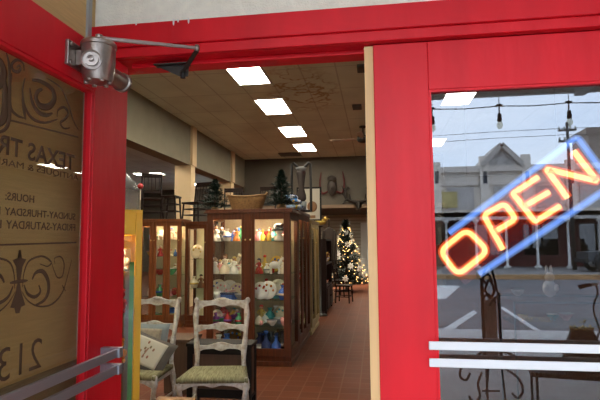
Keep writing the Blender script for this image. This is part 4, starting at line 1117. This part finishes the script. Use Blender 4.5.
cl_ = ch2.location
cushion('blue-grey cushion with a beige panel leaning on the back of the white chair', (cl_.x + .0, cl_.y + .15, .462), (math.radians(-14), 0, -.05), .40, .36, .09, mat('blue_grey_cloth', (.20, .235, .235), .9, var=.2, scale=20), mat('beige_panel', (.33, .275, .20), .9, var=.3, scale=25))
cushion('taupe cushion with an embroidered cream panel tipped on the rush seat of the white chair', (cl_.x + .03, cl_.y - .07, .455), (math.radians(-38), math.radians(17), -.12), .44, .33, .11, mat('taupe_cloth', (.10, .085, .070), .9, var=.2, scale=20), mat('cream_panel', (.40, .37, .29), .9), mat('green_thread', (.12, .14, .07), .9, var=.6, scale=30, col2=(.3, .08, .06)))

# ------------------------------------------------------------------ dark chest behind the chair, brown box, stool, yellow case
ky = 2.62
ka, kb = hit(187, 360, 1, ky).x, hit(250.5, 360, 1, ky).x; kz = hit(220, 339, 1, ky + .24).z
kc = thing('wooden_chest', 'low black-framed chest with brown panels behind the empty white chair', 'chest', ((ka + kb) / 2, ky, 0))
kw = (kb - ka) / 2
w = MB()
for x in (-kw, kw - .05): w.box(x, x + .05, 0, .05, 0, kz - .03).box(x, x + .05, .19, .24, 0, kz - .03)
w.box(-kw + .05, kw - .05, .003, .05, .08, .16).box(-kw + .05, kw - .05, .003, .05, kz - .10, kz - .03).box(-kw, kw, .05, .19, .08, .10)
w.build('frame', BLACKWOOD, kc)
MB().box(-kw - .01, kw + .01, -.012, .25, kz - .03, kz).build('lid', BLACKWOOD, kc, bevel=.005)
MB().box(-kw + .05, kw - .05, .018, .03, .16, kz - .10).build('front_panel', BROWNWOOD, kc)
for x in (-kw + .01, kw - .03): MB().box(x, x + .02, .05, .19, .10, kz - .03).build('side_panel', BROWNWOOD, kc)
kx2 = hit(163, 360, 1, 2.95).x; kx3 = hit(188, 360, 1, 2.95).x
bx_ = thing('wooden_box', 'dull brown wooden box standing between the two white chairs', 'box', ((kx2 + kx3) / 2, 2.98, 0))
bw_ = (kx3 - kx2) / 2; bz_ = hit(178, 340, 1, 2.95).z
MB().box(-bw_, bw_, 0, .36, 0, bz_ - .03).build('body', BROWNWOOD, bx_)
MB().box(-bw_ - .01, bw_ + .01, -.01, .37, bz_ - .03, bz_).build('lid', BROWNWOOD, bx_, bevel=.004)
sy_ = 1.25
sa, sb = hit(143, 398, 1, sy_).x, hit(183, 398, 1, sy_).x; sz_ = hit(165, 397, 1, sy_ + .24).z
st = thing('wooden_stool', 'low light-wood stool at the bottom edge in front of the cushioned chair', 'stool', ((sa + sb) / 2, sy_ + .13, 0))
sw = (sb - sa) / 2
STW = mat('light_wood', (.34, .18, .07), .6, var=.25, scale=5, stretch=(.5, 6, 6))
MB().box(-sw, sw, -.13, .13, sz_ - .03, sz_).build('top', STW, st, bevel=.006)
for x in (-1, 1):
    for y in (-1, 1): MB().bar((x * (sw - .02), y * .11, 0), (x * (sw - .04), y * .09, sz_ - .03), .03, .03).build('leg', STW, st)
w = MB()
for y in (-.1, .1): w.bar((-sw + .03, y, .15), (sw - .03, y, .15), .02, .02)
w.build('stretcher', STW, st)

VY = 1.0
vx1 = hit(141.2, 300, 1, VY).x; vx0 = vx1 - .56; VA = math.radians(27.5); vz = hit(132, 212, 1, VY).z; vzr = hit(132, 235, 1, VY).z
vc = thing('vending_case', 'tall yellow-framed glass vending case just inside the doorway at left', 'vending case', (vx1 - .28 * math.cos(VA), VY - .28 * math.sin(VA), 0), VA)
hw = (vx1 - vx0) / 2; vd = .42
w = MB()
ps = .042
for x in (-hw, hw - ps): w.box(x, x + ps, 0, ps, .06, vz).box(x, x + ps, vd - ps, vd, .06, vz)
w.box(-hw + ps, hw - ps, 0, ps, vzr, vz).box(-hw + ps, hw - ps, vd - ps, vd, vzr, vz).box(-hw, -hw + ps, ps, vd - ps, vzr, vz).box(hw - ps, hw, ps, vd - ps, vzr, vz)
w.box(-hw + ps, hw - ps, 0, vd, .06, .4).box(-hw, hw, ps, vd - ps, .06, .4)
w.build('frame', YELLOW, vc, bevel=.004)
MB().box(-hw, hw, 0, vd, vz, vz + .012).build('top', YELLOW, vc)
MB().box(-hw, hw, .02, vd - .02, 0, .06).build('base', BLACKWOOD, vc)
MB().box(-hw + ps, hw - ps, .012, .016, .4, vzr).build('front_glass', CABGLASS, vc)
for x in (-hw + .015, hw - .02): MB().box(x, x + .005, ps, vd - ps, .4, vzr).build('side_glass', CABGLASS, vc)
MB().box(-hw + ps, hw - ps, vd - .03, vd - .02, .4, vzr).build('back_panel', mat('case_back', (.16, .10, .05), .6), vc)
zmid = hit(132, 262, 1, VY).z
o = MB().box(hw - .075, hw - .048, .03, .06, .4, zmid).build('green_post', mat('green_plastic', (.03, .26, .015), .4), vc)
o = MB().box(hw - .068, hw - .044, .03, .07, zmid, vzr).box(hw - .30, hw - .068, .03, .06, vzr - .09, vzr - .04).build('orange_rail', mat('orange_plastic', (.80, .36, .02), .4), vc)
MB().lathe([(.05, .0), (.05, .02), (.03, .03)], (-.05, -.001, .33), 14, Matrix.Rotation(PI / 2, 3, 'X')).build('coin_dial', ALU, vc)
for z in (.40, .75, 1.08, 1.36): MB().box(-hw + .04, hw - .07, .04, vd - .04, z - .004, z + .004).build('shelf', SHELFGLASS, vc)
def VP(x, y, z): return (vc.location.x + x * math.cos(VA) - y * math.sin(VA), vc.location.y + x * math.sin(VA) + y * math.cos(VA), z)
MB().box(-hw + .1, hw - .06, .06, .12, vzr + .03, vzr + .045).build('lamp', emit('case_lamp', (1.0, .8, .5), 22), vc)
TC = [('pink', (.7, .2, .25)), ('white', (.7, .68, .65)), ('brown', (.15, .07, .03)), ('orange', (.7, .25, .03)), ('blue', (.05, .15, .5)), ('red', (.5, .03, .03))]
TN = ['second lowest', 'third', 'top']
for si, z in enumerate((.754, 1.084, 1.364)):
    for k in range(4):
        px = [-.16, -.03, .08, .15][k]; nm, cc = TC[(si * 2 + k) % 6]; nm2, cc2 = TC[(si + k * 2 + 1) % 6]
        h = [.2, .17, .22, .16][k]
        t = thing('plush_toy', '%s plush toy with %s muzzle, %s, %s shelf of yellow case' % (nm, nm2, ORD[k], TN[si]), 'toy', VP(px, .16 + .05 * (k % 2), z), RND.uniform(-.4, .4), 'plush toys in the yellow case')
        pm = mat('plush_' + nm, cc, .95); pm2 = mat('plush_' + nm2, cc2, .95)
        MB().ball((0, 0, h * .32), h * .27, sc=(1, .8, 1.2)).ball((-.2 * h, -.1 * h, .1 * h), .11 * h).ball((.2 * h, -.1 * h, .1 * h), .11 * h).ball((-.25 * h, -.05 * h, .42 * h), .1 * h, sc=(1, 1, 1.5)).ball((.25 * h, -.05 * h, .42 * h), .1 * h, sc=(1, 1, 1.5)).build('body', pm, t)
        MB().ball((0, -.02 * h, h * .76), h * .2).ball((-.15 * h, 0, .94 * h), .07 * h).ball((.15 * h, 0, .94 * h), .07 * h).build('head', pm, t)
        MB().ball((0, -.19 * h, h * .72), h * .09).build('muzzle', pm2, t)
dm = thing('plastic_dome', 'clear plastic domed cover standing on top of the yellow case', 'dome', VP(.0, .2, vz + .012))
dh = .34
MB().lathe([(.255, 0), (.255, .15), (.245, .19), (.215, .225), (.165, .28), (.09, .325), (.03, .34), (.01, .342)], seg=28).build('cover', CLEAR, dm)
MB().lathe([(.265, 0), (.265, .018), (.25, .018)], seg=24).build('rim', CLEAR, dm)
MB().ball((0, 0, dh * 1.07), .03).build('knob', CLEAR, dm)

# ------------------------------------------------------------------ the back of the shop
# wall decorations on the bulkhead
by = 14.98
p = hit(332, 187, 1, by)
mk = thing('wall_mask', 'dark carved mask with red wing-like sides hung on the back wall, left of the antlers', 'wall decoration', (p.x, by + .06, p.z - .45))
MB().ball((0, -.1, .42), .22, sc=(.75, .55, 1.3)).ball((0, -.2, .40), .05, sc=(1, 1, 1.8)).ball((0, -.14, .74), .13, sc=(1.1, .6, .8)).build('face', mat('mask_brown', (.035, .022, .015), .7, var=.3, scale=8), mk)
for s_ in (-1, 1):
    MB().tube(smooth_path([(s_ * .15, -.05, .3), (s_ * .36, -.05, .25), (s_ * .42, -.05, .6), (s_ * .37, -.05, .98)], 4), [.02, .03, .035, .04, .045, .045, .04, .035, .03, .03, .025, .02, .012], 7).build('wing', mat('mask_red', (.10, .015, .012), .8), mk)
p = hit(358, 200, 1, by)
an = thing('antler_mount', 'pair of dark antlers on a plaque hung on the back wall above the white door', 'wall decoration', (p.x, by + .06, p.z - .25))
MB().prism([(-.1, .25), (.1, .25), (.14, .0), (0, -.12), (-.14, 0)], 'y', -.06, -.005).build('plaque', BROWNWOOD, an, bevel=.01)
MB().tube([(0, -.06, .15), (0, -.16, .08), (0, -.2, -.06)], [.09, .07, .04], 10).build('skull', mat('antler_dark', (.022, .015, .010), .8), an)
for s_ in (-1, 1):
    a_ = MB()
    a_.tube(smooth_path([(s_ * .04, -.1, .18), (s_ * .22, -.12, .22), (s_ * .40, -.14, .32), (s_ * .42, -.14, .55), (s_ * .30, -.12, .68)], 4), .05, 7)
    for q1, q2 in (((s_ * .25, -.12, .23), (s_ * .27, -.2, .45)), ((s_ * .40, -.14, .36), (s_ * .56, -.16, .5)), ((s_ * .42, -.14, .55), (s_ * .54, -.14, .74)), ((s_ * .38, -.13, .3), (s_ * .5, -.2, .12))):
        a_.tube([q1, q2], [.045, .015], 6)
    a_.build('antler', mat('antler_dark', (.022, .015, .010), .8), an)
# rail line on the wall
# Christmas tree
TY = 14.0
p = hit(350, 250, 1, TY); ttop = hit(341, 221, 1, TY).z
xt_x = p.x - .12
xt = needle_tree('christmas_tree', 'tall Christmas tree with warm lights and white flowers at the end of the aisle', (xt_x, TY, 0), ttop, .72, mat('tree_green', (.010, .026, .016), .7, var=.5, scale=20), False, 4200, .25, 9, .75)
MB().lathe([(.22, 0), (.2, .03), (.05, .06), (.04, .3)], seg=12).build('stand', DARKMETAL, xt)
R = random.Random(5)
lt = MB()
for k in range(190):
    u = R.random() ** 1.25 * .93; z = .3 + (ttop - .35) * u; r_ = .72 * (1 - u) ** .85 * .97 + .02; a_ = R.uniform(0, 2 * PI)
    lt.ball((r_ * math.cos(a_), r_ * math.sin(a_), z), .010, 6, 4)
lo = lt.build('fairy_lights', emit('fairy_light', (1.0, .55, .18), 5), xt); lo['kind'] = 'stuff'
FLW = mat('silk_white', (.75, .73, .68), .8)
fl0 = None
for k in range(16):
    u = .05 + .85 * k / 16; z = .35 + (ttop - .45) * u; r_ = .72 * (1 - u) ** .85 + .01; a_ = -PI / 2 + math.sin(k * 2.3) * 1.3
    loc = (xt_x + r_ * math.cos(a_), TY + r_ * math.sin(a_), z)
    lb = 'white silk poinsettia pinned among the lights of the Christmas tree'
    if fl0 is None:
        fl0 = thing('silk_flower', lb, 'flower', loc, a_ + PI / 2, 'white flowers on the Christmas tree')
        m_ = MB()
        for j in range(7):
            t_ = j * 2 * PI / 7; c, s_ = math.cos(t_), math.sin(t_)
            m_.ball((.055 * c, -.012, .055 * s_), .05, 7, 5, (1, .22, .5), Matrix.Rotation(-t_, 3, 'Y'))
        m_.build('petals', FLW, fl0); MB().ball((0, -.03, 0), .018).build('centre', cer(CN['gold']), fl0)
    else: dup(fl0, loc, a_ + PI / 2, lb, 'white flowers on the Christmas tree')

# dark hutch, coat, carton and chairs beyond the cabinets
hx = hit(333, 280, 1, 10.3).x
hu = thing('hutch', 'dark open hutch past the third cabinet along the aisle', 'hutch', (hx - .3, 9.55, 0))
w = MB().box(-.3, -.26, -.7, .7, .05, 1.62).box(-.26, .28, -.7, -.66, .05, 1.62).box(-.26, .28, .66, .7, .05, 1.62)
for z in (.05, .55, 1.05, 1.58): w.box(-.26, .28, -.66, .66, z, z + .04)
for x in (-.28, .24):
    for y in (-.68, .64): w.box(x, x + .04, y, y + .04, 0, .06)
w.build('carcass', DARKWOOD, hu)
for y in (-.34, .34):
    dr = MB().box(.28, .30, y - .31, y + .31, .1, .54).build('door', DARKWOOD, hu, bevel=.004); MB().ball((.315, y * .1, .34), .018).build('knob', DARKMETAL, dr)
for i, (y, z, c1, c2, kd) in enumerate(((-.6, 1.09, 'white', 'gold', 'vase'), (-.25, 1.09, 'brown', 'gold', 'animal'), (.1, 1.09, 'white', 'blue', 'bowl'), (.5, 1.09, 'gold', 'brown', 'vase'), (-.55, .59, 'green', 'white', 'vase'), (-.1, .59, 'cream', 'red', 'bowl'))):
    orn(kd, c1, c2, .22 if kd != 'bowl' else .1, (hx - .12, 9.55 + y * .9, z + .002), '%s %s on the %s shelf of the dark hutch, %s' % (c1, NOUN[kd], 'upper' if z > 1 else 'lower', ['nearest', 'second from the front', 'third from the front', 'farthest', 'nearer one', 'farther one'][i]), 'ornaments on the dark hutch')
p = hit(322, 221, 1, 8.6)
gs = thing('gold_bird', 'gold bird figure on a slim stand beyond the cream cabinet', 'figurine', (p.x - .05, 8.6, 0))
MB().lathe([(.14, 0), (.14, .03), (.02, .06), (.02, p.z - .14), (.08, p.z - .12), (.08, p.z - .1)], seg=12).build('stand', DARKMETAL, gs)
MB().ball((0, 0, p.z - .02), .09, sc=(1.6, .7, .8)).ball((.13, 0, p.z + .05), .05).tube([(.17, 0, p.z + .05), (.23, 0, p.z + .04)], [.02, .003], 6).tube([(-.1, 0, p.z), (-.26, 0, p.z + .06)], [.05, .015], 6).build('bird', mat('gilt', (.6, .42, .10), .35, metal=.7), gs)
# coat on a stand
p = hit(329, 228, 1, 11.5)
ct = thing('coat_stand', 'dark stand with a brown coat hung at the end of the hutch', 'coat stand', (p.x, 11.5, 0)); ct.scale = (.72, .72, 1)
MB().lathe([(.2, 0), (.18, .03), (.025, .05), (.02, p.z + .25), (.04, p.z + .28)], seg=12).build('pole', DARKMETAL, ct)
MB().lathe([(.17, .72), (.20, .75), (.19, 1.1), (.2, p.z - .12), (.15, p.z - .03), (.04, p.z + .02)], seg=18, sy=.5).tube([(-.18, 0, p.z - .08), (-.24, 0, 1.3), (-.23, -.02, .95)], [.07, .06, .05], 8).tube([(.18, 0, p.z - .08), (.24, 0, 1.3), (.23, -.02, .95)], [.07, .06, .05], 8).build('coat', mat('coat_brown', (.04, .026, .018), .9), ct)
# carton
p = hit(328, 303, 2, 0)
cb_ = thing('cardboard_box', 'pale carton on the floor at the foot of the dark hutch', 'box', (p.x - .02, p.y + .2, 0))
MB().box(-.16, .14, -.15, .15, 0, .28).build('carton', mat('cardboard', (.42, .33, .22), .85), cb_)
MB().box(-.06, .06, -.153, -.15, .08, .2).build('paper_label', mat('paper_white', (.7, .7, .68), .8), cb_)
for i, (px, y, s_) in enumerate(((346, 11.0, 'dark wooden chair in the aisle in front of the Christmas tree'), (338, 12.5, 'dark wooden chair half hidden behind the hutch, beside the Christmas tree'))):
    q_ = hit(px, 290, 1, y)
    spindle_chair(s_, (q_.x - .05, y, 0), 1.4 + i * .5, .45, .95, group='dark chairs near the Christmas tree')

# ------------------------------------------------------------------ seen through the closed door
iy = 3.0
ix = hit(490, 330, 1, iy).x; iz = hit(490, 268, 1, iy).z
ir = thing('iron_easel', 'black wrought-iron easel with a ribbed grey board and scrolled feet, mirrored in the door glass', 'easel', (ix, .04 - iy, 0))
k_ = (iy + 2.1) / 500
def ip(px, py): q = hit(px, py, 1, iy); return Vector((q.x - ix, 0, q.z))
pt = ip(488, 266)
for px, yt in ((481.5, 278), (498.5, 292)):
    a_ = ip(px, yt); MB().tube([(a_.x, 0, .42), a_], .016, 8).build('upright', IRON, ir)
m_ = MB()
for pts_ in ([(481, 290), (484, 272), (489, 264), (493, 274), (497, 292)], [(484, 292), (489, 280), (494, 290), (490, 298), (485, 290)], [(482, 300), (488, 294), (496, 303)], [(486, 284), (483, 278), (488, 274), (492, 282)], [(498, 296), (493, 300), (490, 306)]):
    m_.tube(smooth_path([ip(*q) for q in pts_], 5), .012, 7)
m_.build('crest_scroll', IRON, ir)
zbt = .45
a_, b_ = ip(483, 300), ip(497, 300)
w = MB()
for i in range(5):
    x0 = a_.x + (b_.x - a_.x) * i / 5; x1 = a_.x + (b_.x - a_.x) * (i + .85) / 5
    w.box(x0, x1, -.03, -.012, zbt, ip(490, 297).z - .03 * (i % 2))
w.build('board', mat('weathered_board', (.38, .34, .28), .85, var=.4, scale=9, stretch=(3, 3, .5)), ir)
m_ = MB().tube([ip(482, 391) * 1, ip(500, 391)], .009, 7)
for s_, pts_ in ((0, [(482, 352), (463, 366), (460, 376), (466, 380), (470, 373)]), (1, [(500, 365), (518, 378), (523, 390), (518, 398), (512, 393)]), (0, [(482, 372), (478, 384), (480, 396), (474, 402), (469, 396)]), (1, [(500, 350), (514, 356), (527, 366)])):
    m_.tube(smooth_path([ip(*q) for q in pts_], 5), .012, 7)
m_.build('foot_scroll', IRON, ir)
for x, y in ((a_.x, 0), (b_.x, 0), ((a_.x + b_.x) / 2, -.35)):
    MB().tube([(x, 0 if y == 0 else -.02, .6), (x * 1.25, y + (.12 if y == 0 else 0), 0)], .010, 7).build('leg', IRON, ir)

# glass counter with the rabbit and pale trinkets
gy = 1.55
g0 = hit(512, 300, 1, gy).x; gz_ = hit(550, 297, 1, gy + .2).z
gc = thing('glass_counter', 'clear glass display counter behind the closed door, carrying the white rabbit', 'counter', (g0 + .75, gy, 0))
w = MB()
for x in (-.74, .72):
    for y in (.0, .43): w.box(x, x + .010, y, y + .010, .0, gz_ - .012)
for z in (.30, gz_ - .024): w.box(-.74, .74, .0, .012, z, z + .012).box(-.74, .74, .438, .45, z, z + .012)
w.build('frame', mat('thin_grey_frame', (.07, .07, .07), .5), gc)
MB().box(-.74, .74, .0, .45, gz_ - .012, gz_).build('glass_top', CABGLASS, gc)
MB().box(-.73, .73, .002, .006, .31, gz_ - .03).build('front_glass', CABGLASS, gc)
zs2 = hit(540, 322, 1, gy + .2).z
MB().box(-.72, .72, .02, .43, zs2 - .008, zs2).build('shelf', SHELFGLASS, gc)
MB().box(-.74, .74, .0, .45, .02, .30).build('base', mat('counter_base', (.10, .08, .07), .6), gc)
p = hit(550, 297, 1, gy + .2)
rb = thing('rabbit_figurine', 'white rabbit figurine standing on the glass counter below the OPEN sign', 'figurine', (p.x, gy + .2, gz_))
u_ = (gy + 2.3) / 500
MB().ball((0, 0, 8 * u_), 8 * u_, 14, 9, (.78, .7, 1.0)).ball((0, -.01, 18.5 * u_), 4.6 * u_, 12, 8).build('body', mat('white_bisque', (.85, .84, .82), .6), rb)
for s_ in (-1, 1): MB().ball((s_ * 2 * u_, 0, 25 * u_), 3.6 * u_, 8, 6, (.4, .3, 1.3)).build('ear', mat('white_bisque', (.85, .84, .82), .6), rb)
for s_ in (-1, 1): MB().ball((s_ * 4.5 * u_, -5 * u_, 9 * u_), 2.4 * u_, 8, 6, (1, .9, 1.4)).build('paw', mat('white_bisque', (.85, .84, .82), .6), rb)
q_ = hit(518, 297, 1, gy + .26)
orn('bowl', 'white', 'grey', 7 * u_, (q_.x, gy + .26, gz_), 'white and grey bowl at the left end of the glass counter top', 'ornaments on the glass counter')
q_ = hit(537, 320, 1, gy + .2)
gch = thing('gold_bangles', 'row of linked gold bangles lying on the inner shelf of the glass counter', 'jewellery', (q_.x, gy + .2, zs2))
for k in range(9):
    MB().tube([(-.09 + k * .023 + .016 * math.cos(t_), .012 * math.sin(k), .018 + .016 * math.sin(t_)) for t_ in [2 * PI * j / 12 for j in range(12)]], .0032, 6, True).build('bangle', mat('gold_metal', (.85, .68, .28), .25, metal=1), gch)
for i, (kd, c1, c2, px, hp) in enumerate((('bowl', 'teal', 'white', 553, 6), ('bowl', 'pink', 'white', 566, 7), ('bowl', 'orange', 'gold', 523, 5))):
    q_ = hit(px, 320, 1, gy + .28)
    orn(kd, c1, c2, hp * u_, (q_.x, gy + .28, zs2 + .002), '%s bowl on the inner shelf of the glass counter' % c1, 'bowls in the glass counter')

# dark table with basket and hooked cane, nearer the glass
dy_ = 1.6
a_, b_ = hit(536, 373, 1, dy_), hit(600, 379, 1, dy_)
tz = a_.z - .01
tt = thing('side_table', 'low black table with a slanted edge, mirrored below the pull bars', 'table', (a_.x + .3, .04 - dy_ - .14, 0), math.radians(9))
MB().box(-.30, .90, -.24, .14, tz - .03, tz).build('top', BLACKWOOD, tt, bevel=.004)
for x in (-.26, .86):
    for y in (-.2, .1): MB().box(x - .008, x + .008, y - .008, y + .008, 0, tz - .03).build('leg', BLACKWOOD, tt)
p = hit(584, 360, 1, dy_ + .14)
kb_ = thing('dark_basket', 'black woven basket with a gold-flecked rim on the low black table', 'basket', (p.x, .04 - dy_ - .15, tz))
u2 = (dy_ + 2.24) / 500; bh = 38 * u2
MB().lathe([(17 * u2, 0), (19 * u2, .02), (16 * u2, bh * .55), (9 * u2, bh), (8 * u2, bh * .97), (14 * u2, bh * .5), (.01, .02)], seg=20, sy=.7).build('body', mat('black_weave', (.016, .014, .014), .7, bump=.8, bscale=60), kb_)
g_ = MB()
for k in range(16):
    a2 = k * PI / 8; g_.ball((9.5 * u2 * math.cos(a2), 6.6 * u2 * math.sin(a2), bh + .006 * math.sin(k * 3)), .009, 7, 5)
for k in range(8): g_.ball((RND.uniform(-4, 6) * u2, 5 * u2, bh + RND.uniform(.0, .06)), .008, 7, 5)
g_.build('gold_beads', mat('gold_metal', (.85, .68, .28), .25, metal=1), kb_)
def cp_(px, py): q = hit(px, py, 1, dy_ + .14); return Vector((q.x, .04 - q.y, q.z))
cn = thing('hooked_cane', 'black hook-handled cane with a silver collar, leaning in the dark basket', 'cane', (p.x, .04 - dy_ - .14, tz + .03))
off = cn.location
MB().tube(smooth_path([cp_(*q) - off for q in ((600, 330), (594, 313), (594, 303), (597.5, 294), (596, 286), (590, 284.5))], 5), .0065, 8).tube([cp_(600, 330) - off, cp_(592, 352) - off, Vector((0, 0, .0))], .0065, 8).build('shaft', IRON, cn)
MB().tube([cp_(591, 284.8) - off, cp_(585, 285.5) - off, cp_(579, 287.5) - off], [.012, .015, .017], 10).build('grip', RUB, cn)
MB().tube([cp_(590, 284.6) - off, cp_(598, 284.2) - off], .011, 10).build('collar', ALU, cn)

# ------------------------------------------------------------------ world, exposure
wd = bpy.data.worlds.new('sky'); scene.world = wd; wd.use_nodes = True
nt = wd.node_tree; bg = nt.nodes['Background']
tc = nt.nodes.new('ShaderNodeTexCoord'); mp = nt.nodes.new('ShaderNodeMapping'); mp.inputs['Scale'].default_value = (1, 1, 3)
n = nt.nodes.new('ShaderNodeTexNoise'); n.inputs['Scale'].default_value = 2.2; n.inputs['Detail'].default_value = 5
r = nt.nodes.new('ShaderNodeValToRGB')
r.color_ramp.elements[0].position = .3; r.color_ramp.elements[0].color = (.60, .76, 1.0, 1)
r.color_ramp.elements[1].position = .75; r.color_ramp.elements[1].color = (.78, .90, 1.06, 1)
nt.links.new(tc.outputs['Generated'], mp.inputs[0]); nt.links.new(mp.outputs[0], n.inputs['Vector']); nt.links.new(n.outputs['Fac'], r.inputs['Fac']); nt.links.new(r.outputs[0], bg.inputs[0])
bg.inputs['Strength'].default_value = 3.8
sd = bpy.data.lights.new('hazy_sun', 'SUN'); sd.energy = 1.6; sd.angle = math.radians(34); sd.color = (1.0, .96, .90)
so = bpy.data.objects.new('hazy_sun', sd); COL.objects.link(so); so.rotation_euler = Vector((.30, 1, -.36)).to_track_quat('-Z', 'Y').to_euler(); so.location = (-6, -20, 9)
vs_ = scene.view_settings
vs_.view_transform = 'Standard'; vs_.look = 'None'; vs_.gamma = 1.0; vs_.exposure = 1.22; vs_.use_curve_mapping = False
scene.cycles.max_bounces = 10; scene.cycles.transparent_max_bounces = 24; scene.cycles.diffuse_bounces = 4; scene.cycles.glossy_bounces = 5
scene.cycles.sample_clamp_indirect = 6.0
